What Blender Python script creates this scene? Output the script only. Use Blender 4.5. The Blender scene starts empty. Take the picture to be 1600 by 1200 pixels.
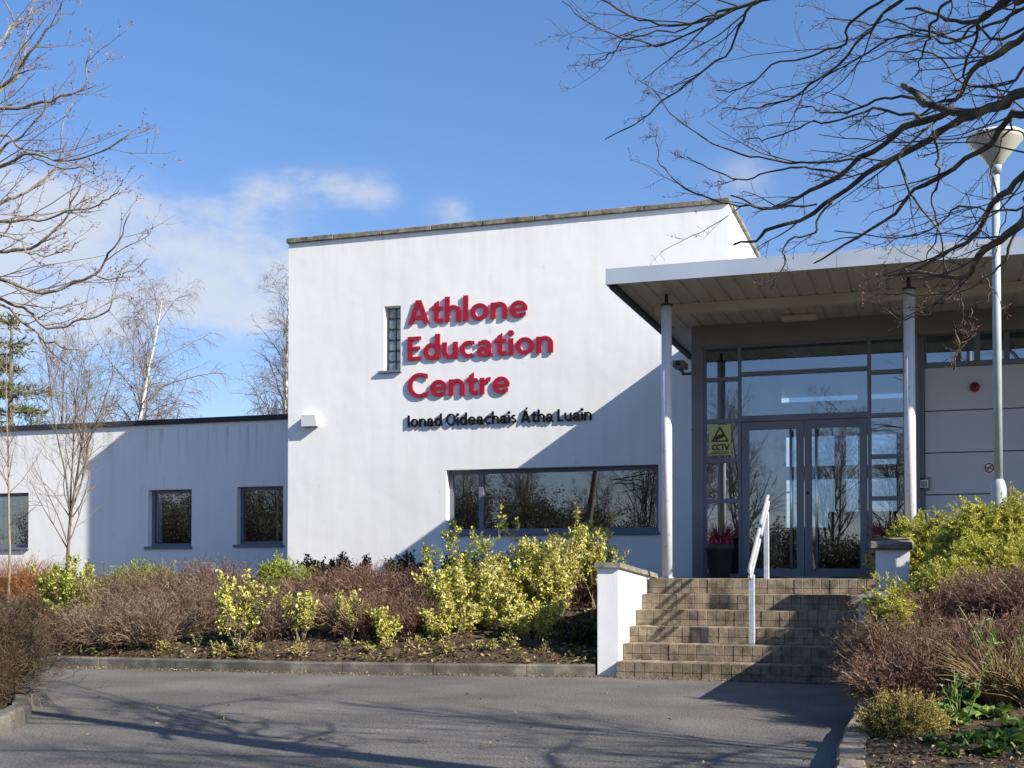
import bpy, math, random
import numpy as np
rng = np.random.default_rng(7)
random.seed(7)
R = math.radians
scene = bpy.context.scene
COL = scene.collection

# ------------------------------------------------------------------ camera
F = 1950.0; YAW = R(18.3); PIT = R(1.4); EYE = 1.125
VY = 890.0 - F * math.tan(PIT)
fwd = np.array([-math.sin(YAW) * math.cos(PIT), math.cos(YAW) * math.cos(PIT), math.sin(PIT)])
rgt = np.array([math.cos(YAW), math.sin(YAW), 0.0])
upv = np.array([math.sin(YAW) * math.sin(PIT), -math.cos(YAW) * math.sin(PIT), math.cos(PIT)])
CAM = np.array([0.0, 0.0, EYE])
cd = bpy.data.cameras.new("camera"); cam = bpy.data.objects.new("camera", cd); COL.objects.link(cam)
cam.location = CAM; cam.rotation_euler = (R(90) + PIT, 0, YAW)
cd.sensor_width = 36; cd.lens = F / 1600 * 36; cd.shift_y = (VY - 600) / 1600
cd.clip_start = 0.1; cd.clip_end = 3000
scene.camera = cam

def ray(px, py): return fwd + rgt * ((px - 800) / F) + upv * ((VY - py) / F)
def P(px, py, s): return CAM + ray(px, py) * s
def PY(px, py, Y):
    d = ray(px, py); return CAM + d * (Y / d[1])
def G(px, py, z=0.0):
    d = ray(px, py); return CAM + d * ((z - EYE) / d[2])

# ------------------------------------------------------------------ sun, sky, exposure
TO_SUN = np.array([3.1, -1.0, 2.06]); TO_SUN = TO_SUN / np.linalg.norm(TO_SUN)
SUN_EL = math.asin(TO_SUN[2]); SUN_AZ = math.atan2(TO_SUN[0], TO_SUN[1])
SUN_STRENGTH = 5.0; SKY_STRENGTH = 0.10; EXPOSURE = 1.0
from mathutils import Vector
sl = bpy.data.lights.new("sun", 'SUN'); sl.energy = SUN_STRENGTH; sl.angle = R(0.5); sl.color = (1.0, 0.925, 0.80)
so = bpy.data.objects.new("sun", sl); COL.objects.link(so)
so.rotation_euler = Vector(TO_SUN).to_track_quat('Z', 'Y').to_euler()
so.location = (20, -5, 20)
scene.view_settings.view_transform = 'Standard'; scene.view_settings.look = 'None'
scene.view_settings.gamma = 1; scene.view_settings.exposure = EXPOSURE
world = bpy.data.worlds.new("World"); scene.world = world; world.use_nodes = True

def build_world():
    nt = world.node_tree; N = nt.nodes; Lk = nt.links; N.clear()
    out = N.new('ShaderNodeOutputWorld'); bg = N.new('ShaderNodeBackground'); bg.inputs['Strength'].default_value = SKY_STRENGTH
    sky = N.new('ShaderNodeTexSky'); sky.sky_type = 'NISHITA'; sky.sun_disc = False
    sky.sun_elevation = SUN_EL; sky.sun_rotation = SUN_AZ; sky.altitude = 50; sky.air_density = 1.0; sky.dust_density = 0.6; sky.ozone_density = 2.2
    tc = N.new('ShaderNodeTexCoord')
    def math_(op, a, b=None, clamp=False):
        m = N.new('ShaderNodeMath'); m.operation = op; m.use_clamp = clamp
        for i, v in enumerate((a, b)):
            if v is None: continue
            if isinstance(v, (int, float)): m.inputs[i].default_value = v
            else: Lk.new(v, m.inputs[i])
        return m.outputs[0]
    nz = N.new('ShaderNodeTexNoise'); nz.inputs['Scale'].default_value = 12.0; nz.inputs['Detail'].default_value = 9; nz.inputs['Roughness'].default_value = 0.62
    mp = N.new('ShaderNodeMapping'); mp.inputs['Scale'].default_value = (1, 1, 2.0); mp.inputs['Rotation'].default_value = (0, R(14), 0)
    Lk.new(tc.outputs['Generated'], mp.inputs[0]); Lk.new(mp.outputs[0], nz.inputs['Vector'])
    # cloud patches by direction in the sky (a low bank and torn shreds above it)
    blobs = [(170, 370, 55, .8), (250, 405, 62, 1.0), (330, 430, 58, 1.0), (400, 445, 52, 1.0), (70, 395, 65, .62), (455, 450, 45, .9), (200, 350, 26, .5), (150, 440, 60, .7),
             (400, 300, 24, .52), (455, 288, 27, .58), (520, 292, 30, .60), (590, 300, 27, .55), (350, 318, 22, .38), (700, 330, 30, .42), (740, 335, 26, .3), 
             (1160, 290, 45, .42), (-150, 400, 130, .9), (-420, 420, 150, .8), (1900, 500, 160, .8), (2400, 480, 200, .8)]
    acc = None
    for (x, y, r, a) in blobs:
        d = ray(x, y); d = d / np.linalg.norm(d)
        dp = N.new('ShaderNodeVectorMath'); dp.operation = 'DOT_PRODUCT'; Lk.new(tc.outputs['Generated'], dp.inputs[0]); dp.inputs[1].default_value = d
        k = 1.0 / (r / F) ** 2
        e = math_('MULTIPLY', math_('EXPONENT', math_('MULTIPLY', math_('SUBTRACT', dp.outputs['Value'], 1.0), 2 * k * .5)), a)
        acc = e if acc is None else math_('ADD', acc, e)
    # random far clouds elsewhere, for other views and reflections
    nn = math_('MULTIPLY', math_('SUBTRACT', nz.outputs['Fac'], 0.5), 2.6)
    fac = math_('ADD', math_('MINIMUM', acc, 1.0), math_('MULTIPLY', nn, math_('MINIMUM', math_('MULTIPLY', acc, 1.6), 1.0)))
    mr = N.new('ShaderNodeMapRange'); mr.interpolation_type = 'SMOOTHSTEP'; mr.inputs['From Min'].default_value = 0.10; mr.inputs['From Max'].default_value = 1.15
    mr.inputs['To Max'].default_value = 0.78
    Lk.new(fac, mr.inputs['Value'])
    tn = N.new('ShaderNodeMix'); tn.data_type = 'RGBA'; tn.blend_type = 'MULTIPLY'; tn.inputs['Factor'].default_value = 1
    Lk.new(sky.outputs[0], tn.inputs['A'])
    sp = N.new('ShaderNodeSeparateXYZ'); Lk.new(tc.outputs['Generated'], sp.inputs[0])
    er = N.new('ShaderNodeValToRGB'); er.color_ramp.elements[0].position = .02; er.color_ramp.elements[0].color = (.66, .66, .80, 1); er.color_ramp.elements[1].position = .42; er.color_ramp.elements[1].color = (.55, .735, .955, 1)
    Lk.new(sp.outputs['Z'], er.inputs[0]); Lk.new(er.outputs[0], tn.inputs['B'])
    mx = N.new('ShaderNodeMix'); mx.data_type = 'RGBA'
    Lk.new(mr.outputs[0], mx.inputs['Factor']); Lk.new(tn.outputs['Result'], mx.inputs['A']); mx.inputs['B'].default_value = (3.75, 3.9, 4.2, 1)
    Lk.new(mx.outputs['Result'], bg.inputs['Color']); Lk.new(bg.outputs[0], out.inputs[0])
build_world()

# ------------------------------------------------------------------ materials
def mat(name, color, rough=0.8, metal=0.0, spec=0.3):
    m = bpy.data.materials.new(name); m.use_nodes = True
    b = m.node_tree.nodes['Principled BSDF']
    b.inputs['Base Color'].default_value = (*color, 1); b.inputs['Roughness'].default_value = rough
    b.inputs['Metallic'].default_value = metal; b.inputs['Specular IOR Level'].default_value = spec
    return m
def noisy(name, stops, scale=5.0, detail=6, rough=0.85, bump=0.0, bscale=None, stretch=(1, 1, 1), metal=0.0, spec=0.3, island=None, fine=None, coords='Object'):
    """colour from a noise through a ramp; island: list of stops picked per loose piece"""
    m = mat(name, stops[0][1], rough, metal, spec); nt = m.node_tree; N = nt.nodes; L = nt.links; b = N['Principled BSDF']
    tc = N.new('ShaderNodeTexCoord'); mp = N.new('ShaderNodeMapping'); mp.inputs['Scale'].default_value = stretch
    L.new(tc.outputs[coords], mp.inputs[0])
    def ramp(stops, src):
        r = N.new('ShaderNodeValToRGB'); r.color_ramp.elements.remove(r.color_ramp.elements[0])
        r.color_ramp.elements[0].position = stops[0][0]; r.color_ramp.elements[0].color = (*stops[0][1], 1)
        for p, c in stops[1:]:
            e = r.color_ramp.elements.new(p); e.color = (*c, 1)
        L.new(src, r.inputs[0]); return r.outputs[0]
    nz = N.new('ShaderNodeTexNoise'); nz.inputs['Scale'].default_value = scale; nz.inputs['Detail'].default_value = detail
    L.new(mp.outputs[0], nz.inputs['Vector'])
    col = ramp(stops, nz.outputs['Fac'])
    if island:
        ge = N.new('ShaderNodeNewGeometry'); c2 = ramp(island, ge.outputs['Random Per Island'])
        mx = N.new('ShaderNodeMix'); mx.data_type = 'RGBA'; mx.blend_type = 'MULTIPLY'; mx.inputs['Factor'].default_value = 1
        L.new(col, mx.inputs['A']); L.new(c2, mx.inputs['B']); col = mx.outputs['Result']
    if fine:
        fs, fstops = fine
        n2 = N.new('ShaderNodeTexNoise'); n2.inputs['Scale'].default_value = fs; n2.inputs['Detail'].default_value = 3
        L.new(tc.outputs[coords], n2.inputs['Vector'])
        c2 = ramp(fstops, n2.outputs['Fac'])
        mx = N.new('ShaderNodeMix'); mx.data_type = 'RGBA'; mx.blend_type = 'MULTIPLY'; mx.inputs['Factor'].default_value = 1
        L.new(col, mx.inputs['A']); L.new(c2, mx.inputs['B']); col = mx.outputs['Result']
    L.new(col, b.inputs['Base Color'])
    if bump:
        n3 = N.new('ShaderNodeTexNoise'); n3.inputs['Scale'].default_value = bscale or scale * 8; n3.inputs['Detail'].default_value = 4
        L.new(tc.outputs[coords], n3.inputs['Vector'])
        bp = N.new('ShaderNodeBump'); bp.inputs['Strength'].default_value = bump; bp.inputs['Distance'].default_value = 0.01
        L.new(n3.outputs['Fac'], bp.inputs['Height']); L.new(bp.outputs[0], b.inputs['Normal'])
    return m
def leafmat(name, stops, trans=0.25, rough=0.5):
    m = bpy.data.materials.new(name); m.use_nodes = True; nt = m.node_tree; N = nt.nodes; L = nt.links; b = N['Principled BSDF']
    b.inputs['Roughness'].default_value = rough; b.inputs['Specular IOR Level'].default_value = 0.3
    ge = N.new('ShaderNodeNewGeometry'); r = N.new('ShaderNodeValToRGB'); r.color_ramp.elements.remove(r.color_ramp.elements[0])
    r.color_ramp.elements[0].position = stops[0][0]; r.color_ramp.elements[0].color = (*stops[0][1], 1)
    for p, c in stops[1:]:
        e = r.color_ramp.elements.new(p); e.color = (*c, 1)
    L.new(ge.outputs['Random Per Island'], r.inputs[0]); L.new(r.outputs[0], b.inputs['Base Color'])
    if trans:
        t = N.new('ShaderNodeBsdfTranslucent'); L.new(r.outputs[0], t.inputs['Color'])
        mx = N.new('ShaderNodeMixShader'); mx.inputs[0].default_value = trans
        L.new(b.outputs[0], mx.inputs[1]); L.new(t.outputs[0], mx.inputs[2]); L.new(mx.outputs[0], N['Material Output'].inputs[0])
    return m
def glassmat(name, tint, base=0.12, top=0.9, wav=0.0007, wscale=1.2):
    m = bpy.data.materials.new(name); m.use_nodes = True; nt = m.node_tree; N = nt.nodes; L = nt.links; N.remove(N['Principled BSDF'])
    tr = N.new('ShaderNodeBsdfTransparent'); tr.inputs[0].default_value = (*tint, 1)
    gl = N.new('ShaderNodeBsdfGlossy'); gl.inputs['Roughness'].default_value = 0.0; gl.inputs['Color'].default_value = (.93, .96, 1, 1)
    fr = N.new('ShaderNodeFresnel'); fr.inputs[0].default_value = 1.5
    mr = N.new('ShaderNodeMapRange'); mr.inputs['From Min'].default_value = 0.0; mr.inputs['From Max'].default_value = 1.0
    mr.inputs['To Min'].default_value = base; mr.inputs['To Max'].default_value = top
    L.new(fr.outputs[0], mr.inputs['Value'])
    tc = N.new('ShaderNodeTexCoord'); nz = N.new('ShaderNodeTexNoise'); nz.inputs['Scale'].default_value = wscale; nz.inputs['Detail'].default_value = 1
    L.new(tc.outputs['Object'], nz.inputs['Vector'])
    bp = N.new('ShaderNodeBump'); bp.inputs['Strength'].default_value = 1.0; bp.inputs['Distance'].default_value = wav
    L.new(nz.outputs['Fac'], bp.inputs['Height']); L.new(bp.outputs[0], gl.inputs['Normal'])
    mx = N.new('ShaderNodeMixShader'); L.new(mr.outputs[0], mx.inputs[0]); L.new(tr.outputs[0], mx.inputs[1]); L.new(gl.outputs[0], mx.inputs[2])
    L.new(mx.outputs[0], N['Material Output'].inputs[0]); return m

def wallmat():
    m = mat("white_render", (.8, .8, .8), 0.9, 0, 0.15); nt = m.node_tree; N = nt.nodes; L = nt.links; b = N['Principled BSDF']
    tc = N.new('ShaderNodeTexCoord')
    def nz(scale, st, det=5):
        mp = N.new('ShaderNodeMapping'); mp.inputs['Scale'].default_value = st; L.new(tc.outputs['Object'], mp.inputs[0])
        n = N.new('ShaderNodeTexNoise'); n.inputs['Scale'].default_value = scale; n.inputs['Detail'].default_value = det; L.new(mp.outputs[0], n.inputs['Vector']); return n.outputs['Fac']
    def rp(src, stops):
        r = N.new('ShaderNodeValToRGB'); e = r.color_ramp.elements
        e[0].position, e[0].color = stops[0][0], (*stops[0][1], 1); e[1].position, e[1].color = stops[1][0], (*stops[1][1], 1)
        L.new(src, r.inputs[0]); return r.outputs[0]
    def mul(a, c):
        x = N.new('ShaderNodeMix'); x.data_type = 'RGBA'; x.blend_type = 'MULTIPLY'; x.inputs['Factor'].default_value = 1
        L.new(a, x.inputs['A']); L.new(c, x.inputs['B']); return x.outputs['Result']
    big = rp(nz(.55, (1, 1, 1)), [(.3, (.735, .73, .725)), (.7, (.775, .775, .77))])
    streak = rp(nz(2.2, (2.6, 2.6, .16), 7), [(.28, (.955, .95, .94)), (.52, (1, 1, 1))])
    spots = rp(nz(9, (1, 1, .35), 6), [(.22, (.80, .78, .75)), (.31, (1, 1, 1))])
    sep = N.new('ShaderNodeSeparateXYZ'); L.new(tc.outputs['Object'], sep.inputs[0])
    def band_(top, depth):
        mr = N.new('ShaderNodeMapRange'); mr.inputs['From Min'].default_value = top - depth; mr.inputs['From Max'].default_value = top; L.new(sep.outputs['Z'], mr.inputs['Value'])
        lt = N.new('ShaderNodeMath'); lt.operation = 'LESS_THAN'; lt.inputs[1].default_value = top + .02; L.new(sep.outputs['Z'], lt.inputs[0])
        m_ = N.new('ShaderNodeMath'); m_.operation = 'MULTIPLY'; L.new(mr.outputs[0], m_.inputs[0]); L.new(lt.outputs[0], m_.inputs[1]); return m_.outputs[0]
    yg = N.new('ShaderNodeMath'); yg.operation = 'GREATER_THAN'; yg.inputs[1].default_value = 20.5; L.new(sep.outputs['Y'], yg.inputs[0])
    wing = N.new('ShaderNodeMath'); wing.operation = 'MULTIPLY'; L.new(band_(3.86, .8), wing.inputs[0]); L.new(yg.outputs[0], wing.inputs[1])
    tall = N.new('ShaderNodeMath'); tall.operation = 'MULTIPLY'; L.new(band_(6.85, .5), tall.inputs[0]); tall.inputs[1].default_value = .35
    gt = N.new('ShaderNodeMath'); gt.operation = 'MAXIMUM'; L.new(wing.outputs[0], gt.inputs[0]); L.new(tall.outputs[0], gt.inputs[1])
    drip = N.new('ShaderNodeMapRange'); drip.inputs['From Min'].default_value = .50; drip.inputs['From Max'].default_value = .68; L.new(nz(5.5, (2.4, 2.4, .10), 6), drip.inputs['Value'])
    mm = N.new('ShaderNodeMath'); mm.operation = 'MULTIPLY'; L.new(gt.outputs[0], mm.inputs[0]); L.new(drip.outputs[0], mm.inputs[1])
    dm = N.new('ShaderNodeMix'); dm.data_type = 'RGBA'; L.new(mm.outputs[0], dm.inputs['Factor']); L.new(mul(mul(big, streak), spots), dm.inputs['A']); dm.inputs['B'].default_value = (.50, .50, .47, 1)
    L.new(dm.outputs['Result'], b.inputs['Base Color'])
    bp = N.new('ShaderNodeBump'); bp.inputs['Strength'].default_value = 0.35; bp.inputs['Distance'].default_value = 0.006
    ad = N.new('ShaderNodeMath'); ad.operation = 'MULTIPLY_ADD'; L.new(nz(1.6, (1, 1, 1), 2), ad.inputs[0]); ad.inputs[1].default_value = 5.0; L.new(nz(70, (1, 1, 1), 2), ad.inputs[2])
    L.new(ad.outputs[0], bp.inputs['Height']); L.new(bp.outputs[0], b.inputs['Normal'])
    return m

M = {}
M['wall'] = wallmat()
M['coping'] = noisy("weathered_stone_coping", [(.3, (.075, .068, .052)), (.5, (.165, .15, .12)), (.7, (.28, .255, .21))], 9, bump=.6, bscale=40)
M['felt'] = noisy("dark_roof_edging", [(.3, (.018, .02, .026)), (.7, (.04, .043, .05))], 4, rough=.6)
M['roof'] = noisy("roof_felt", [(.3, (.12, .12, .12)), (.7, (.2, .2, .2))], 3)
M['frame'] = noisy("grey_window_frame", [(.3, (.125, .136, .170)), (.7, (.155, .168, .205))], 2, rough=.45, spec=.4)
M['panel'] = noisy("pale_metal_panel", [(.3, (.48, .49, .54)), (.7, (.53, .54, .59))], .8, rough=.5, spec=.35)
M['header'] = noisy("grey_header_panel", [(.3, (.15, .15, .15)), (.7, (.19, .19, .19))], 1.2, rough=.6)
M['fascia'] = noisy("pale_blue_grey_fascia", [(.3, (.34, .39, .475)), (.7, (.40, .45, .53))], 1.5, rough=.4, spec=.45)
M['soffit'] = noisy("ribbed_cream_soffit", [(.3, (.36, .348, .305)), (.7, (.44, .426, .38))], 2, rough=.6, stretch=(3, .5, 1))
M['beam'] = noisy("cream_beam", [(.3, (.42, .39, .32)), (.7, (.5, .47, .4))], 2, rough=.6)
M['column'] = noisy("white_painted_steel", [(.3, (.62, .62, .65)), (.65, (.72, .72, .74))], 3, rough=.4, spec=.4, stretch=(3, 3, .6), fine=(14, [(.3, (.82, .8, .78)), (.45, (1, 1, 1))]))
M['galv'] = noisy("galvanised_steel", [(.3, (.42, .45, .49)), (.7, (.58, .61, .66))], 18, rough=.42, metal=.45, spec=.5)
M['polegrey'] = noisy("grey_green_painted_pole", [(.3, (.30, .36, .38)), (.7, (.40, .46, .48))], 6, rough=.4, spec=.45)
M['steel'] = mat("brushed_steel", (.62, .62, .62), .28, .9)
M['glass'] = glassmat("window_glass", (.78, .80, .82), .13)
M['glassdoor'] = glassmat("entrance_glass", (.50, .60, .70), .20)
M['glassblock'] = noisy("glass_block", [(.3, (.10, .14, .17)), (.7, (.36, .42, .43))], 7, rough=.12, spec=.7, bump=.8, bscale=9)
M['red'] = noisy("crimson_letter_paint", [(.3, (.285, .006, .020)), (.7, (.33, .008, .025))], 3, rough=.4, spec=.4)
M['black'] = mat("black_letter_paint", (.006, .006, .007), .6, 0, .1)
M['white'] = mat("white_plastic", (.78, .78, .77), .4)
M['darkplastic'] = mat("dark_plastic", (.035, .037, .042), .45)
M['pot'] = noisy("charcoal_pot", [(.3, (.02, .021, .026)), (.7, (.035, .036, .042))], 5, rough=.5)
M['redplastic'] = mat("red_plastic", (.30, .02, .02), .35)
M['yellow'] = mat("yellow_sign", (.46, .51, .18), .5)  # yellow lowered and paled, the veil of window glass put into the colour
M['signdark'] = mat('black_print_dulled_by_glass', (.05, .055, .03), .6)  # black print lightened to olive, glass veil painted into its colour
M['signwhite'] = mat("sign_white", (.7, .7, .7), .5)
M['asphalt'] = noisy("asphalt", [(.30, (.082, .077, .071)), (.5, (.115, .108, .099)), (.70, (.152, .143, .131))], .9, 12, rough=.88, bump=1.0, bscale=60,
                     fine=(52, [(.30, (.55, .55, .56)), (.5, (1, 1, 1)), (.62, (1.25, 1.24, 1.22)), (.72, (1.9, 1.87, 1.83))]))
M['grass'] = noisy("rough_grass_ground", [(.3, (.035, .05, .015)), (.7, (.07, .08, .025))], .8, bump=.5)
M['soil'] = noisy("soil", [(.3, (.026, .018, .011)), (.5, (.052, .036, .021)), (.7, (.095, .07, .04))], 6, 9, rough=.95, bump=1.0, bscale=26)
M['litter'] = leafmat("dead_leaves", [(0, (.09, .05, .025)), (.4, (.19, .12, .06)), (.8, (.32, .22, .12)), (1, (.42, .33, .2))], 0.0, .8)
M['litter2'] = leafmat('old_dark_leaves', [(0, (.035, .023, .013)), (.5, (.10, .065, .035)), (.8, (.19, .13, .07)), (.93, (.30, .22, .12)), (1, (.42, .34, .22))], 0.0, .85)
M['moss'] = leafmat("low_weeds", [(0, (.08, .075, .025)), (.5, (.18, .17, .05)), (.85, (.32, .28, .09)), (1, (.42, .36, .16))], .1, .7)
M['kerb'] = noisy("kerb_concrete", [(.3, (.06, .056, .048)), (.55, (.105, .098, .085)), (.72, (.20, .18, .15))], 5, 9, bump=.6, bscale=50, island=[(0, (.8, .8, .8)), (1, (1.15, 1.12, 1.08))])
M['kerbtan'] = noisy("tan_kerb_block", [(.3, (.14, .12, .095)), (.7, (.27, .235, .19))], 8, 9, bump=.6, bscale=50, island=[(0, (.75, .75, .75)), (1, (1.15, 1.12, 1.08))])
M['block'] = noisy("paving_block", [(.3, (.135, .107, .076)), (.5, (.225, .182, .130)), (.72, (.31, .255, .187))], 4, 9, bump=.5, bscale=60,
                   island=[(0, (.84, .84, .85)), (.5, (.97, .97, .97)), (1, (1.1, 1.07, 1.04))], fine=(9, [(.34, (.55, .53, .52)), (.52, (1, 1, 1))]))
M['joint'] = noisy("mortar_joint", [(.3, (.085, .07, .052)), (.7, (.14, .117, .088))], 20)
M['paving'] = noisy("landing_paving", [(.3, (.17, .14, .115)), (.7, (.28, .24, .2))], 5, bump=.4)
M['interior'] = noisy("interior_wall", [(.3, (.20, .205, .215)), (.7, (.26, .265, .275))], 1)
M['lobby'] = noisy('lobby_wall', [(.3, (.42, .44, .46)), (.7, (.5, .52, .54))], 1)
M['intfloor'] = noisy("interior_floor", [(.3, (.075, .072, .07)), (.7, (.11, .105, .10))], 1, rough=.4)
M['wood'] = noisy("interior_desk_wood", [(.3, (.20, .12, .06)), (.7, (.3, .19, .1))], 3, stretch=(1, 6, 6))
M['blind'] = mat("cream_blind", (.72, .70, .62), .8)
M['curtain'] = noisy("pale_blue_curtain", [(.3, (.66, .76, .82)), (.7, (.80, .86, .90))], 6, stretch=(8, 8, 1))
M['bark'] = noisy("grey_brown_bark", [(.3, (.05, .042, .032)), (.5, (.10, .085, .065)), (.7, (.19, .17, .13))], 12, 8, bump=.8, bscale=60, stretch=(1, 1, .4))
M['barkmoss'] = noisy("mossy_bark", [(.32, (.040, .034, .026)), (.52, (.085, .072, .052)), (.64, (.17, .15, .09)), (.75, (.21, .20, .11))], 9, 8, bump=.8, bscale=60)
M['twig'] = noisy("twig_bark", [(.3, (.055, .042, .034)), (.7, (.12, .092, .072))], 6)
M['twigred'] = noisy("reddish_twig_bark", [(.3, (.12, .092, .066)), (.7, (.25, .195, .14))], 4)
M['barkpale'] = noisy('pale_grey_bark', [(.3, (.11, .09, .065)), (.5, (.2, .17, .125)), (.7, (.3, .27, .2))], 12, 8, bump=.8, bscale=60)
M['bud'] = leafmat("red_buds", [(0, (.16, .06, .05)), (1, (.34, .17, .14))], 0, .6)
M['birchbark'] = noisy("white_birch_bark", [(.36, (.12, .10, .08)), (.44, (.52, .47, .40)), (.7, (.70, .65, .58))], 5, 8, stretch=(2, 2, 1))
M['birchtwig'] = noisy("purple_brown_birch_twig", [(.3, (.145, .125, .13)), (.7, (.24, .205, .205))], 4)
M['shrubtwig'] = leafmat("brown_shrub_twig", [(0, (.06, .038, .027)), (.45, (.14, .088, .062)), (.75, (.22, .15, .105)), (.9, (.33, .245, .17)), (1, (.46, .36, .25))], 0, .7)
M['shrubtwigred'] = leafmat("reddish_shrub_twig", [(0, (.06, .03, .022)), (.45, (.14, .072, .05)), (.75, (.22, .13, .09)), (.9, (.34, .23, .155)), (1, (.46, .34, .23))], 0, .7)
M['shrubtwigdark'] = leafmat('dark_hedge_twig', [(0, (.045, .03, .018)), (.45, (.085, .055, .036)), (.8, (.13, .085, .058)), (.93, (.12, .11, .04)), (1, (.22, .16, .11))], 0, .7)
M['shrubtwigorange'] = leafmat("orange_shrub_twig", [(0, (.20, .08, .03)), (1, (.42, .2, .08))], .1, .7)
M['stem'] = noisy("pale_shrub_stem", [(.3, (.17, .14, .10)), (.7, (.3, .26, .19))], 5)
M['leafyellow'] = leafmat("yellow_variegated_leaf", [(0, (.19, .19, .03)), (.25, (.36, .34, .06)), (.7, (.56, .52, .13)), (.92, (.70, .66, .30)), (1, (.16, .17, .03))], .22)
M['leafgreenyellow'] = leafmat("yellow_green_leaf", [(0, (.13, .16, .02)), (.5, (.33, .36, .055)), (1, (.52, .52, .12))], .28)
M['leafseed'] = leafmat('dull_seedling_leaf', [(0, (.14, .13, .03)), (.5, (.30, .27, .07)), (1, (.46, .40, .15))], .2)
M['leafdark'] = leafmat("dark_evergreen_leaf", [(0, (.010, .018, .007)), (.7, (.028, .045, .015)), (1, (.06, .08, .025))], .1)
M['juniper'] = leafmat("golden_juniper_spray", [(0, (.16, .18, .03)), (.3, (.36, .37, .06)), (.75, (.56, .54, .10)), (1, (.72, .66, .18))], .28)
M['juniperold'] = leafmat('heathery_gold_foliage', [(0, (.14, .10, .03)), (.45, (.38, .30, .08)), (1, (.62, .53, .19))], .2)
M['juniperlime'] = leafmat("lime_conifer_spray", [(0, (.08, .12, .014)), (.5, (.24, .30, .03)), (1, (.42, .46, .07))], .2)
M['leafgreen'] = leafmat("fresh_green_leaf", [(0, (.06, .12, .02)), (.5, (.16, .26, .05)), (1, (.36, .45, .14))], .3)
M['grasstan'] = leafmat("tan_grass_blade", [(0, (.16, .10, .045)), (.6, (.30, .21, .10)), (1, (.46, .36, .2))], .2)
M['flowerwhite'] = leafmat("white_petal", [(0, (.45, .36, .33)), (1, (.62, .52, .5))], .2)
M['flowerpink'] = leafmat("pink_petal", [(0, (.30, .03, .11)), (1, (.48, .10, .22))], .2)
M['cordyline'] = leafmat("crimson_strap_leaf", [(0, (.12, .012, .02)), (1, (.38, .05, .08))], .2)
M['conifer'] = leafmat("conifer_needles", [(0, (.05, .055, .015)), (.6, (.11, .11, .03)), (1, (.19, .17, .05))], .1)
M['thicket'] = leafmat("hedge_leaf", [(0, (.09, .08, .05)), (.6, (.125, .11, .065)), (1, (.17, .145, .085))], .15)

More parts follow.
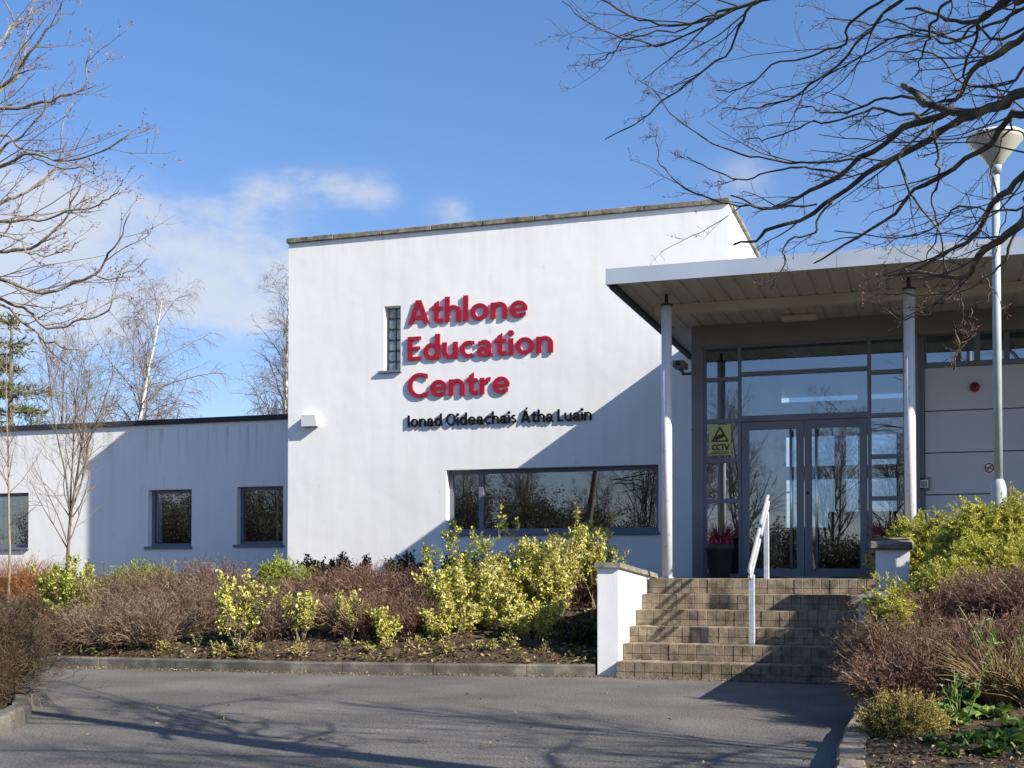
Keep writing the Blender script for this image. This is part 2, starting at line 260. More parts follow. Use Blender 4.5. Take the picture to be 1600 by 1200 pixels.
# ------------------------------------------------------------------ mesh builder
class MB:
    def __init__(s): s.V = []; s.F = []; s.n = 0
    def add(s, V, Fs):
        V = np.asarray(V, float).reshape(-1, 3)
        for f in (Fs if isinstance(Fs, list) else [Fs]):
            s.F.append(np.asarray(f, int) + s.n)
        s.V.append(V); s.n += len(V); return s
    def box(s, x0, x1, y0, y1, z0, z1):
        V = [(x0, y0, z0), (x1, y0, z0), (x1, y1, z0), (x0, y1, z0), (x0, y0, z1), (x1, y0, z1), (x1, y1, z1), (x0, y1, z1)]
        return s.add(V, np.array([(0, 3, 2, 1), (4, 5, 6, 7), (0, 1, 5, 4), (1, 2, 6, 5), (2, 3, 7, 6), (3, 0, 4, 7)]))
    def hexa(s, V):   # 8 corners, bottom ring then top ring, counter-clockwise
        return s.add(V, np.array([(0, 3, 2, 1), (4, 5, 6, 7), (0, 1, 5, 4), (1, 2, 6, 5), (2, 3, 7, 6), (3, 0, 4, 7)]))
    def bevbox(s, x0, x1, y0, y1, z0, z1, b=0.006):
        """box with all edges chamfered"""
        xs = (x0, x1); ys = (y0, y1); zs = (z0, z1); V = []; idx = {}
        for i in (0, 1):
            for j in (0, 1):
                for k in (0, 1):
                    sx = b if i == 0 else -b; sy = b if j == 0 else -b; sz = b if k == 0 else -b
                    for ax, p in enumerate([(xs[i], ys[j] + sy, zs[k] + sz), (xs[i] + sx, ys[j], zs[k] + sz), (xs[i] + sx, ys[j] + sy, zs[k])]):
                        idx[(i, j, k, ax)] = len(V); V.append(p)
        fs = []; q = lambda *a: [idx[t] for t in a]
        fs.append(q((0, 0, 0, 0), (0, 0, 1, 0), (0, 1, 1, 0), (0, 1, 0, 0))); fs.append(q((1, 0, 0, 0), (1, 1, 0, 0), (1, 1, 1, 0), (1, 0, 1, 0)))
        fs.append(q((0, 0, 0, 1), (1, 0, 0, 1), (1, 0, 1, 1), (0, 0, 1, 1))); fs.append(q((0, 1, 0, 1), (0, 1, 1, 1), (1, 1, 1, 1), (1, 1, 0, 1)))
        fs.append(q((0, 0, 0, 2), (0, 1, 0, 2), (1, 1, 0, 2), (1, 0, 0, 2))); fs.append(q((0, 0, 1, 2), (1, 0, 1, 2), (1, 1, 1, 2), (0, 1, 1, 2)))
        for a in (0, 1):
            for c in (0, 1):
                fs.append(q((a, c, 0, 0), (a, c, 0, 1), (a, c, 1, 1), (a, c, 1, 0)))
                fs.append(q((a, 0, c, 0), (a, 0, c, 2), (a, 1, c, 2), (a, 1, c, 0)))
                fs.append(q((0, a, c, 1), (0, a, c, 2), (1, a, c, 2), (1, a, c, 1)))
        tr = [[idx[(i, j, k, 0)], idx[(i, j, k, 1)], idx[(i, j, k, 2)]] for i in (0, 1) for j in (0, 1) for k in (0, 1)]
        return s.add(V, [np.array(fs), np.array(tr)])
    def cyl(s, p0, p1, r0, r1=None, k=16, caps=True):
        p0 = np.array(p0, float); p1 = np.array(p1, float); r1 = r0 if r1 is None else r1
        return s.tubes(np.array([[p0, p1]]), np.array([[r0, r1]]), k, caps)
    def tubes(s, Pt, Rd, k=5, caps=False):
        Pt = np.asarray(Pt, float); Rd = np.asarray(Rd, float); m, n, _ = Pt.shape
        T = np.gradient(Pt, axis=1) if n > 2 else np.repeat((Pt[:, 1:] - Pt[:, :1]), 2, axis=1)
        T /= np.linalg.norm(T, axis=2, keepdims=True) + 1e-9
        mean = Pt[:, -1] - Pt[:, 0]; mean /= np.linalg.norm(mean, axis=1, keepdims=True) + 1e-9
        ref = np.where(np.abs(mean[:, 2:3]) < .8, np.array([[0, 0, 1.0]]), np.array([[1.0, 0, 0]]))
        ref = ref - mean * np.sum(ref * mean, axis=1, keepdims=True); ref /= np.linalg.norm(ref, axis=1, keepdims=True)
        U = np.cross(T, ref[:, None, :]); U /= np.linalg.norm(U, axis=2, keepdims=True) + 1e-9
        W = np.cross(T, U)
        a = np.arange(k) * 2 * math.pi / k
        V = Pt[:, :, None, :] + Rd[:, :, None, None] * (np.cos(a)[None, None, :, None] * U[:, :, None, :] + np.sin(a)[None, None, :, None] * W[:, :, None, :])
        base = (np.arange(m) * n * k)[:, None, None]; i = (np.arange(n - 1) * k)[None, :, None]; j = np.arange(k)[None, None, :]; j2 = (j + 1) % k
        q = np.stack([base + i + j, base + i + k + j, base + i + k + j2, base + i + j2], axis=-1).reshape(-1, 4)
        fs = [q]
        if caps:
            b0 = (np.arange(m) * n * k)[:, None]
            fs.append(b0 + np.arange(k)[None, :]); fs.append(b0 + (n - 1) * k + np.arange(k)[None, ::-1])
        return s.add(V.reshape(-1, 3), fs)
    def lathe(s, c, prof, k=28):
        a = np.arange(k) * 2 * math.pi / k; n = len(prof); V = []
        for (r, z) in prof: V.append(np.stack([c[0] + r * np.cos(a), c[1] + r * np.sin(a), np.full(k, c[2] + z)], 1))
        i = (np.arange(n - 1) * k)[:, None]; j = np.arange(k)[None, :]; j2 = (j + 1) % k
        q = np.stack([i + j, i + j2, i + k + j2, i + k + j], -1).reshape(-1, 4)
        return s.add(np.concatenate(V), q)
    def prism(s, pts, fn, d0, d1):
        """polygon pts (2D) extruded; fn(u,v,d)->xyz"""
        n = len(pts); V = [fn(u, v, d0) for u, v in pts] + [fn(u, v, d1) for u, v in pts]
        side = np.array([(i, (i + 1) % n, n + (i + 1) % n, n + i) for i in range(n)])
        return s.add(V, [np.array([list(range(n))[::-1]]), np.array([list(range(n, 2 * n))]), side])
    def leaves(s, C, D, Nn, ln, wd, fold=0.15):
        """pointed leaves: base C, direction D, side from normal Nn"""
        D = D / (np.linalg.norm(D, axis=1, keepdims=True) + 1e-9); S = np.cross(D, Nn); S /= np.linalg.norm(S, axis=1, keepdims=True) + 1e-9
        U = np.cross(S, D); ln = np.asarray(ln)[:, None]; wd = np.asarray(wd)[:, None]
        v0 = C; v1 = C + D * ln * .5 + S * wd * .5 + U * wd * fold; v2 = C + D * ln; v3 = C + D * ln * .5 - S * wd * .5 + U * wd * fold
        V = np.stack([v0, v1, v2, v3], 1).reshape(-1, 3); b = (np.arange(len(C)) * 4)[:, None]
        return s.add(V, np.concatenate([b + np.array([[0, 1, 2]]), b + np.array([[0, 2, 3]])]))
    def build(s, name, m, parent=None, smooth=False):
        V = np.concatenate(s.V); me = bpy.data.meshes.new(name)
        me.vertices.add(len(V)); me.vertices.foreach_set('co', V.astype(np.float32).ravel())
        loops = np.concatenate([f.ravel() for f in s.F]); tot = np.concatenate([np.full(len(f), f.shape[1]) for f in s.F])
        st = np.concatenate([[0], np.cumsum(tot)[:-1]])
        me.loops.add(len(loops)); me.loops.foreach_set('vertex_index', loops.astype(np.int32))
        me.polygons.add(len(tot)); me.polygons.foreach_set('loop_start', st.astype(np.int32)); me.polygons.foreach_set('loop_total', tot.astype(np.int32))
        me.polygons.foreach_set('use_smooth', np.full(len(tot), smooth))
        me.update(calc_edges=True); me.validate()
        me.materials.append(m)
        o = bpy.data.objects.new(name, me); COL.objects.link(o)
        if parent is not None:
            o.parent = parent; o.matrix_parent_inverse = parent.matrix_basis.inverted()
        return o
def tag(o, label=None, cat=None, group=None, kind=None):
    for k, v in (('label', label), ('category', cat), ('group', group), ('kind', kind)):
        if v: o[k] = v
    return o
def thing(name, loc, label, cat, group=None):
    o = bpy.data.objects.new(name, None); COL.objects.link(o); o.location = [float(v) for v in loc]; o.empty_display_size = .2
    return tag(o, label, cat, group)

# ------------------------------------------------------------------ key planes
YT = 19.2      # front wall of the tall block
YL = YT + 1.75  # wall of the low wing
YG = 16.9      # entrance glazing
YCAN = 14.0    # canopy front edge
LAND = 1.02; RIS = 0.17; TRD = 0.32; YS = 12.7
XS0 = -3.06; XS1 = -0.52
XT0 = PY(450, 700, YT)[0]; XT1 = PY(1138, 360, YT)[0]; ZT = PY(800, 341, YT)[2]

# ------------------------------------------------------------------ ground
def sheet(name, pts, z, m):
    b = MB(); n = len(pts); b.add([(x, y, z) for x, y in pts], np.array([list(range(n))])); o = b.build(name, m); return tag(o, kind='structure')
sheet('ground', [(-900, -900), (900, -900), (900, 900), (-900, 900)], -0.012, M['grass'])
sheet('car_park', [(-45, -9), (40, -9), (40, 14.0), (-45, 16.5)], 0.0, M['asphalt'])

KERB = [(-26, 15.2), (-14, 14.25), tuple(G(-150, 1036)[:2]), tuple(G(69, 1042)[:2]), tuple(G(300, 1048)[:2]), tuple(G(500, 1053)[:2]), tuple(G(720, 1056)[:2]), tuple(G(929, 1058)[:2])]
KERB = np.array(KERB)
def kerb_y(x): return np.interp(x, KERB[:, 0], KERB[:, 1])
def bed_z(x, y):
    t = np.clip((y - kerb_y(x) - .15) / 5.5, 0, 1)
    return 0.10 + 0.86 * t ** .66
def rbed_z(x, y):
    t = np.clip((y - 8.2) / 5.5, 0, 1); e = np.clip((x + .35) / .6, 0, 1)
    return 0.09 + e * (0.04 + 1.12 * t ** 1.1)
def hgrid(name, xs, yfun, ny, zf, m, amp=.02):
    V = []; nx = len(xs)
    for x in xs:
        y0, y1 = yfun(x)
        for j in range(ny):
            y = y0 + (y1 - y0) * j / (ny - 1); V.append((x, y, zf(x, y)))
    V = np.array(V); V[:, 2] += (rng.random(len(V)) - .5) * amp
    i = np.arange(nx - 1)[:, None] * ny; j = np.arange(ny - 1)[None, :]
    q = np.stack([i + j, i + ny + j, i + ny + j + 1, i + j + 1], -1).reshape(-1, 4)
    return tag(MB().add(V, q).build(name, m, smooth=True), kind='structure')
hgrid('planting_bed', np.linspace(-26, -3.36, 140), lambda x: (kerb_y(x) + .13, YL + .02), 50, bed_z, M['soil'], .05)
hgrid('planting_bed', np.linspace(-.36, 14, 90), lambda x: (3.0, 16.6), 80, rbed_z, M['soil'], .04)

def kerb_run(name, pts, w, h, m, step=.9, wob=.004, label=None):
    """kerb stones laid end to end along a line; inner side to the left of travel"""
    pts = np.array(pts, float); seg = np.linalg.norm(np.diff(pts, axis=0), axis=1); L = np.concatenate([[0], np.cumsum(seg)])
    b = MB(); d = 0.0
    while d < L[-1] - .05:
        e = min(d + step - .006, L[-1])
        a = np.array([np.interp(d, L, pts[:, 0]), np.interp(d, L, pts[:, 1])]); c = np.array([np.interp(e, L, pts[:, 0]), np.interp(e, L, pts[:, 1])])
        t = (c - a) / (np.linalg.norm(c - a) + 1e-9); nrm = np.array([-t[1], t[0]]); o = (random.random() - .5) * wob * 2; hh = h + (random.random() - .5) * wob * 2
        a0 = a + nrm * o; c0 = c + nrm * o; a1 = a0 + nrm * w; c1 = c0 + nrm * w; ch = .018
        bt = [(*a0, -.02), (*c0, -.02), (*c1, -.02), (*a1, -.02)]
        md = [(*a0, hh - ch), (*c0, hh - ch), (*c1, hh - ch), (*a1, hh - ch)]
        tp = [(*(a0 + nrm * ch), hh), (*(c0 + nrm * ch), hh), (*(c1 - nrm * ch), hh), (*(a1 - nrm * ch), hh)]
        V = bt + md + tp
        b.add(V, np.array([(0, 1, 5, 4), (1, 2, 6, 5), (2, 3, 7, 6), (3, 0, 4, 7), (4, 5, 9, 8), (5, 6, 10, 9), (6, 7, 11, 10), (7, 4, 8, 11), (8, 9, 10, 11)]))
        d += step
    return tag(b.build(name, m), kind='structure')
kerb_run('kerb', KERB, .13, .125, M['kerb'], 1.0)
RK = [tuple(G(1300, 1260)[:2]), tuple(G(1308, 1200)[:2]), tuple(G(1322, 1155)[:2]), tuple(G(1345, 1118)[:2]), tuple(G(1356, 1100)[:2])]
RK = [(RK[0][0] + .05, 3.0)] + RK
kerb_run('kerb', np.array(RK)[::-1], .16, .11, M['kerbtan'], .3, .008)

# small island bed at the left with its own kerb
IS = [tuple(G(-260, 1168)[:2]), tuple(G(-60, 1160)[:2]), tuple(G(20, 1146)[:2]), tuple(G(52, 1122)[:2]), tuple(G(50, 1100)[:2]), tuple(G(10, 1080)[:2]), tuple(G(-120, 1066)[:2]), tuple(G(-300, 1064)[:2])]
kerb_run('kerb', IS, .13, .13, M['kerb'], .3, .02)
isl = MB(); isl.add([(x - .02, y, .07) for x, y in IS], np.array([list(range(len(IS)))]))
tag(isl.build('planting_bed', M['soil']), kind='structure')

def scatter_leaves(name, m, pts, zf, size, lift=.012):
    n = len(pts); x, y = pts[:, 0], pts[:, 1]; z = np.array([zf(a, b_) for a, b_ in zip(x, y)]) + lift + rng.random(n) * .02
    C = np.stack([x, y, z], 1); D = rng.normal(size=(n, 3)); D[:, 2] *= .35; Nn = np.stack([rng.normal(size=n) * .5, rng.normal(size=n) * .5, np.ones(n)], 1)
    l = size * (.6 + .8 * rng.random(n)); b = MB().leaves(C, D, Nn, l, l * .6, .3)
    return tag(b.build(name, m), kind='stuff')
n = 6500; xs = -14 + rng.random(n) * 10.7; ys = kerb_y(xs) + .14 + (rng.random(n) ** 1.5) * 3.2
scatter_leaves('leaf_litter', M['litter2'], np.stack([xs, ys], 1), lambda x, y: float(bed_z(x, y)), .045)
n = 7000; xs = -14 + rng.random(n) * 10.7; ys = kerb_y(xs) + .16 + (rng.random(n) ** 1.3) * 2.2; k = (np.sin(xs * 3.1) + np.sin(xs * 7.3 + ys * 4) + rng.normal(size=n) * .7) > .4
scatter_leaves('low_weeds', M['moss'], np.stack([xs, ys], 1)[k], lambda x, y: float(bed_z(x, y)), .055, .03)
n = 8000; xs = -.33 + rng.random(n) * 3.2; ys = 4.5 + rng.random(n) * 6.0
scatter_leaves('leaf_litter', M['litter2'], np.stack([xs, ys], 1), lambda x, y: float(rbed_z(x, y)), .034)
# grit and blown leaves against the kerb foot and the bottom step
n = 3200; xs = -13 + rng.random(n) * 12.4; fr = np.where(xs < -3.1, kerb_y(xs), 12.68) - np.abs(rng.normal(size=n)) * .09
scatter_leaves('grit', M['litter'], np.stack([xs, fr], 1), lambda x, y: 0.0, .017, .003)
n = 60; xs = -7 + rng.random(n) * 7; ys = 5 + rng.random(n) * 7
scatter_leaves('fallen_leaves', M['litter'], np.stack([xs, ys], 1), lambda x, y: 0.0, .035, .004)

# ------------------------------------------------------------------ building
bld = thing('education_centre', (-6, YT, .8), 'white rendered flat roofed building with tall block, low wing and glazed porch', 'building')

def wall_holes(name, x0, x1, z0, z1, y, th, holes, m, reveal=True):
    """upright wall facing -Y with rectangular openings and their reveals"""
    xs = sorted({x0, x1, *[h[0] for h in holes], *[h[1] for h in holes]}); zs = sorted({z0, z1, *[h[2] for h in holes], *[h[3] for h in holes]})
    b = MB(); inside = lambda x, z: any(h[0] < x < h[1] and h[2] < z < h[3] for h in holes)
    for i in range(len(xs) - 1):
        for j in range(len(zs) - 1):
            a, c, d, e = xs[i], xs[i + 1], zs[j], zs[j + 1]
            if inside((a + c) / 2, (d + e) / 2): continue
            b.add([(a, y, d), (c, y, d), (c, y, e), (a, y, e)], np.array([(0, 1, 2, 3)]))
            b.add([(a, y + th, d), (c, y + th, d), (c, y + th, e), (a, y + th, e)], np.array([(3, 2, 1, 0)]))
    for (a, c, d, e) in holes:
        b.add([(a, y, d), (c, y, d), (c, y, e), (a, y, e), (a, y + th, d), (c, y + th, d), (c, y + th, e), (a, y + th, e)], np.array([(0, 4, 5, 1), (1, 5, 6, 2), (2, 6, 7, 3), (3, 7, 4, 0)]))
    b.add([(x0, y, z0), (x1, y, z0), (x1, y, z1), (x0, y, z1), (x0, y + th, z0), (x1, y + th, z0), (x1, y + th, z1), (x0, y + th, z1)], np.array([(0, 1, 5, 4), (1, 2, 6, 5), (2, 3, 7, 6), (3, 0, 4, 7)]))
    return b.build(name, m, bld)
def hole(px0, px1, pyt, pyb, Y):
    pc = (px0 + px1) / 2
    return (PY(px0, pyb, Y)[0], PY(px1, pyb, Y)[0], PY(pc, pyb, Y)[2], PY(pc, pyt, Y)[2])
H_main = hole(697, 1029, 730, 833, YT); H_slit = hole(600, 626, 478, 580, YT)
H_l1 = hole(-62, 44, 771, 857, YL); H_l2 = hole(231, 299, 765, 855, YL); H_l3 = hole(370, 442, 760, 852, YL)
PARA = .085
wall_holes('wall', XT0, XT1, .3, ZT - PARA, YT, .32, [H_main, H_slit], M['wall'])
b = MB(); b.box(XT0, XT0 + .3, YT + .32, YT + 9, .3, ZT - PARA); b.build('wall', M['wall'], bld)
b = MB(); b.box(XT1 - .3, XT1, YT + .32, YT + 9, .3, ZT - PARA); b.build('wall', M['wall'], bld)
b = MB(); b.box(XT0 + .3, XT1 - .3, YT + 8.7, YT + 9, .3, ZT - PARA); b.build('wall', M['wall'], bld)
b = MB(); b.box(XT0 + .3, XT1 - .3, YT + .32, YT + 8.7, ZT - .5, ZT - .35); b.build('roof', M['roof'], bld)
b = MB()
x = XT0 - .03
while x < XT1 + .03:   # coping stones along the front and both sides
    e = min(x + .9, XT1 + .03); b.bevbox(x, e - .005, YT - .045, YT + .36, ZT - PARA, ZT + random.uniform(-.004, .004), .01); x += .9
y = YT + .365
while y < YT + 9:
    e = min(y + .9, YT + 9.04)
    b.bevbox(XT1 - .33, XT1 + .045, y, e - .005, ZT - PARA, ZT, .01); b.bevbox(XT0 - .03, XT0 + .33, y, e - .005, ZT - PARA, ZT, .01); y += .9
b.build('parapet_coping', M['coping'], bld)

ZL = PY(224, 657, YL)[2]; XL0 = -30.0
wall_holes('wall', XL0, XT0, .3, ZL - .10, YL, .3, [H_l1, H_l2, H_l3, (-24, -22.6, 1.4, 2.6)], M['wall'])
b = MB(); b.box(XL0, XT0 - .01, YL + .3, YL + 8, ZL - .3, ZL - .2); b.build('roof', M['roof'], bld)
b = MB(); b.box(XL0, XT0 - .01, YL - .05, YL + .25, ZL - .10, ZL); b.box(XL0, XT0 - .01, YL + 7.8, YL + 8, ZL - .10, ZL); b.build('roof_edging', M['felt'], bld)
b = MB(); b.box(XL0, XT0, YL + 7.7, YL + 8, .3, ZL - .10); b.box(XL0, XL0 + .3, YL + .3, YL + 7.7, .3, ZL - .10); b.build('wall', M['wall'], bld)
b = MB(); b.box(XL0 + .3, XT0, YL + .3, YL + 7.7, .5, .6); b.build('floor', M['intfloor'], bld)
b = MB(); b.box(XL0 + .3, XT0, YL + 3.2, YL + 3.3, .6, ZL - .3); b.build('interior_wall', M['interior'], bld)
b = MB(); b.box(XT0 + .3, XT1 - .3, YT + .32, YT + 8.7, .5, .6); b.build('floor', M['intfloor'], bld)
b = MB(); b.box(XT0 + .3, XT1 - .3, YT + 4.2, YT + 4.3, .6, ZT - .5); b.box(XT0 + .3, XT1 - .3, YT + .33, YT + 4.2, 3.35, 3.45); b.build('interior_wall', M['interior'], bld)

def window(h, Y, rec=.14, fw=.06, mull=(), sill=True, label=None, sillw=.06):
    x0, x1, z0, z1 = h; y0 = Y + rec; y1 = y0 + .07; b = MB()
    b.box(x0, x0 + fw, y0, y1, z0, z1); b.box(x1 - fw, x1, y0, y1, z0, z1)
    b.box(x0 + fw, x1 - fw, y0, y1, z1 - fw, z1); b.box(x0 + fw, x1 - fw, y0, y1, z0, z0 + fw * 1.3)
    for mx in mull: b.box(mx - fw * .6, mx + fw * .6, y0 - .012, y1 + .003, z0 + fw * 1.3, z1 - fw)
    w = b.build('window', M['frame'], bld)
    if label: w['label'] = label
    ed = [x0 + fw] + [v for mx in mull for v in (mx - fw * .6, mx + fw * .6)] + [x1 - fw]
    for i in range(0, len(ed), 2):
        p = MB(); p.box(ed[i], ed[i + 1], y0 + .03, y0 + .036, z0 + fw * 1.3, z1 - fw); p.build('pane', M['glass'], w)
    if sill:
        q = MB(); q.bevbox(x0 - sillw, x1 + .02, Y - .05, y0 - .002, z0 - .035, z0 + .012, .004); q.build('sill', M['frame'], w)
    return w
w1 = window(H_main, YT, .15, .065, (PY(752, 800, YT + .15)[0],), label='long window with narrow left light')
b = MB(); xb = PY(994, 800, YT + .6)[0]; b.box(xb, xb + .03, YT + .55, YT + .57, H_main[2] + .1, H_main[3] - .1); b.build('blind_cord', M['blind'], w1)
wl = window(H_l1, YL, .13, .06, (), label='window with vertical blind slats inside')
b = MB()
for i in range(10): b.box(H_l1[0] + .15 + i * .11, H_l1[0] + .19 + i * .11, YL + .225, YL + .23, H_l1[2] + .1, H_l1[3] - .08)
b.build('blind', M['blind'], wl)
wl = window(H_l2, YL, .13, .06, (), label='window with a gathered pale curtain inside')
b = MB(); xc = PY(252, 800, YL + .28)[0]; n = 14
for i in range(n):
    t0, t1 = i / n, (i + 1) / n; f = lambda t: .045 + .075 * math.sin(math.pi * min(1, t * 1.05)) ** .8; zz = lambda t: H_l2[2] + .1 + (H_l2[3] - H_l2[2] - .2) * t
    b.hexa([(xc - f(t0), YL + .222, zz(t0)), (xc + .06, YL + .212, zz(t0)), (xc + .06, YL + .232, zz(t0)), (xc - f(t0), YL + .242, zz(t0)),
            (xc - f(t1), YL + .222, zz(t1)), (xc + .06, YL + .212, zz(t1)), (xc + .06, YL + .232, zz(t1)), (xc - f(t1), YL + .242, zz(t1))])
b.build('curtain', M['curtain'], wl)
wl = window(H_l3, YL, .13, .06, (), label='window next to the tall block with a pale upright strip inside')
b = MB(); xc = PY(434, 800, YL + .26)[0]; b.box(xc, xc + .035, YL + .215, YL + .235, H_l3[2] + .08, H_l3[3] - .06); b.build('blind_strip', M['blind'], wl)
# slit window of glass blocks
x0, x1, z0, z1 = H_slit; b = MB(); b.box(x0, x1, YT + .20, YT + .22, z0, z1)
w = b.build('window', M['joint'], bld); w['label'] = 'slit window of glass blocks'
b = MB(); nb = 6; cw = (x1 - x0) / 2; chh = (z1 - z0) / nb
for i in range(2):
    for j in range(nb): b.bevbox(x0 + i * cw + .008, x0 + (i + 1) * cw - .008, YT + .16, YT + .198, z0 + j * chh + .008, z0 + (j + 1) * chh - .008, .018)
b.build('pane', M['glassblock'], w)
b = MB(); b.bevbox(x0 - .09, x1 + .02, YT - .05, YT + .155, z0 - .03, z0 + .01, .004); b.build('sill', M['frame'], w)

# ---- entrance block
XG0 = PY(1082, 700, YG)[0]; XW1 = 12.0; ZSOF = PY(946, 443, YCAN)[2]; ZROOF = ZSOF + .17; XC0 = PY(946, 443, YCAN)[0]
gx = lambda p: PY(p, 720, YG)[0]
gz = lambda y: PY(1130, y, YG)[2]
ZH = gz(541)
# header above the glazing, end pilaster
b = MB(); b.box(XG0, XW1, YG - .04, YG + .1, ZH, ZSOF - .002); 
for px_ in (1100, 1157, 1258, 1360, 1440): b.box(gx(px_) - .02, gx(px_) + .02, YG - .05, YG - .039, ZH, ZH + .07)
b.build('header_panel', M['header'], bld)
b = MB(); b.box(XG0, gx(1100), YG - .06, YG + .2, LAND, ZH - .002); b.box(XG0 - .02, gx(1100) + .004, YG - .066, YG - .061, 3.02, 3.03); b.build('pilaster', M['frame'], bld)
b = MB(); b.box(XG0, XG0 + .2, YG + .2, YT - .01, .4, ZSOF - .01); b.build('wall', M['wall'], bld)
# screen
fx = [gx(1100), gx(1104), gx(1154), gx(1158.5), gx(1356), gx(1362), gx(1412), gx(1437)]
FY0, FY1 = YG - .03, YG + .05; T = .055
zs_side = [LAND + .05, gz(783), gz(720), gz(658), gz(593), ZH - .03]
zs_mid = [gz(655), gz(586.5), ZH - .03]
b = MB()
for a, c in ((fx[0], fx[1]), (fx[2], fx[3]), (fx[4], fx[5]), (fx[6], fx[7])): b.box(a, c, FY0, FY1, LAND, ZH - .03)
b.box(fx[0], fx[7], FY0 - .003, FY1 + .003, ZH - .03, ZH - .003)
for (a, c, zz) in ((fx[1], fx[2], zs_side), (fx[5], fx[6], zs_side)):
    b.box(a, c, FY0, FY1, LAND, zz[0])
    for z in zz[1:-1]: b.box(a, c, FY0 + .003, FY1, z - T / 2, z + T / 2)
b.box(fx[3], fx[4], FY0 + .003, FY1, zs_mid[0] - .05, zs_mid[0] + .03); b.box(fx[3], fx[4], FY0 + .003, FY1, zs_mid[1] - T / 2, zs_mid[1] + T / 2)
scr = b.build('glazed_screen', M['frame'], bld)
def pane(x0, x1, z0, z1, parent, y=YG + .01):
    p = MB(); p.box(x0, x1, y, y + .008, z0, z1); return p.build('pane', M['glassdoor'], parent)
for (a, c, zz) in ((fx[1], fx[2], zs_side), (fx[5], fx[6], zs_side)):
    for i in range(5): pane(a, c, zz[i] + (T / 2 if i else 0), zz[i + 1] - (T / 2 if i < 4 else 0), scr)
pane(fx[3], fx[4], zs_mid[0] + .03, zs_mid[1] - T / 2, scr); pane(fx[3], fx[4], zs_mid[1] + T / 2, zs_mid[2], scr)
dxm = gx(1256.5); ZD = zs_mid[0] - .05
for sgn, (a, c) in ((1, (fx[3] + .005, dxm - .004)), (-1, (dxm + .004, fx[4] - .005))):
    b = MB(); sw = .095
    b.box(a, a + sw, YG - .02, YG + .035, LAND + .012, ZD - .008); b.box(c - sw, c, YG - .02, YG + .035, LAND + .012, ZD - .008)
    b.box(a + sw, c - sw, YG - .02, YG + .035, ZD - .11, ZD - .008); b.box(a + sw, c - sw, YG - .02, YG + .035, LAND + .012, LAND + .12)
    d = b.build('door', M['frame'], bld)
    pane(a + sw, c - sw, LAND + .12, ZD - .11, d)
    hx = (c - .16) if sgn > 0 else (a + .16)
    h = MB(); h.cyl((hx, YG - .10, LAND + .1), (hx, YG - .10, ZD - .12), .017, k=14)
    for z in (LAND + .25, ZD - .27): h.cyl((hx, YG - .10, z), (hx, YG - .021, z), .012, k=10)
    h.build('handle', M['steel'], d, True)
    if sgn < 0:
        l = MB(); l.cyl((a + .045, YG - .024, LAND + 1.12), (a + .045, YG - .0195, LAND + 1.12), .022, k=16); l.build('lock', M['darkplastic'], d)
    else:   # frosted motif on the glass: a small crest-like bar
        l = MB(); gx_ = c - sw - .22; l.box(gx_ - .01, gx_ + .15, YG + .006, YG + .0095, LAND + 1.12, LAND + 1.145); l.build('door_motif', M['signwhite'], d)
# panelled wall to the right with clerestory lights
XW0 = fx[7]; YW = YG + .08
zc0 = PY(1520, 571, YW)[2]; zc1 = PY(1520, 542, YW)[2] + .45
zj = [.6, PY(1520, 772, YW)[2], PY(1520, 706, YW)[2], PY(1520, 640, YW)[2], zc0]
b = MB()
for i in range(4):
    x = XW0 + .06
    while x < XW1:
        e = min(x + 3.0, XW1); b.bevbox(x + .004, e - .004, YW, YW + .12, zj[i] + .006, zj[i + 1] - .006, .006); x += 3.0
b.build('wall_panel', M['panel'], bld)
b = MB(); b.box(XW0 + .06, XW1, YW + .03, YW + .25, .6, zc0 - .02); b.build('wall', M['felt'], bld)
b = MB(); b.box(XW0, XW0 + .06, YW - .05, YW + .1, LAND, ZH - .002); b.box(XW0 + .06, XW1, YW - .02, YW + .1, zc0 - .005, zc0 + .06)
xm = [PY(p, 560, YW)[0] for p in (1527, 1573, 1640, 1760, 1880, 2000)]
for x in xm: b.box(x - .035, x + .035, YW - .015, YW + .09, zc0 + .06, ZH - .002)
cl = b.build('clerestory_window', M['frame'], bld)
ed = [XW0 + .06] + xm
for i in range(len(ed) - 1): pane(ed[i] + .035, ed[i + 1] - .035, zc0 + .06, ZH - .002, cl, YW + .03)
# lobby inside
BY = 25.0
hb = []
for i in range(7): hb.append((-2.6 + i * 1.15, -1.65 + i * 1.15, 3.15, 3.75))
for i in range(7): hb.append((-2.6 + i * 1.15, -1.65 + i * 1.15, 1.95, 2.9))
wall_holes('interior_wall', XT1 + .02, XW1, LAND - .05, ZSOF - .02, BY, .25, hb, M['lobby'])
b = MB(); b.box(XG0 + .2, XW1, YG + .06, BY, LAND - .1, LAND - .003); b.build('floor', M['intfloor'], bld)
b = MB(); b.box(XW1 - .1, XW1, YG + .3, BY, LAND, ZSOF - .01); b.build('interior_wall', M['interior'], bld)
b = MB(); b.box(1.2, 1.3, YG + 2.5, BY - .02, LAND, ZSOF - .03); b.build('interior_wall', M['interior'], bld)
b = MB(); b.bevbox(-1.5, .9, 21.0, 21.7, LAND, LAND + 1.05, .02); b.build('reception_desk', M['wood'], bld)
b = MB()
for xx in (-2.2, -.9, .4): b.cyl((xx, 20.0, LAND), (xx, 20.0, ZSOF - .03), .07, k=12)
b.build('interior_column', M['white'], bld)

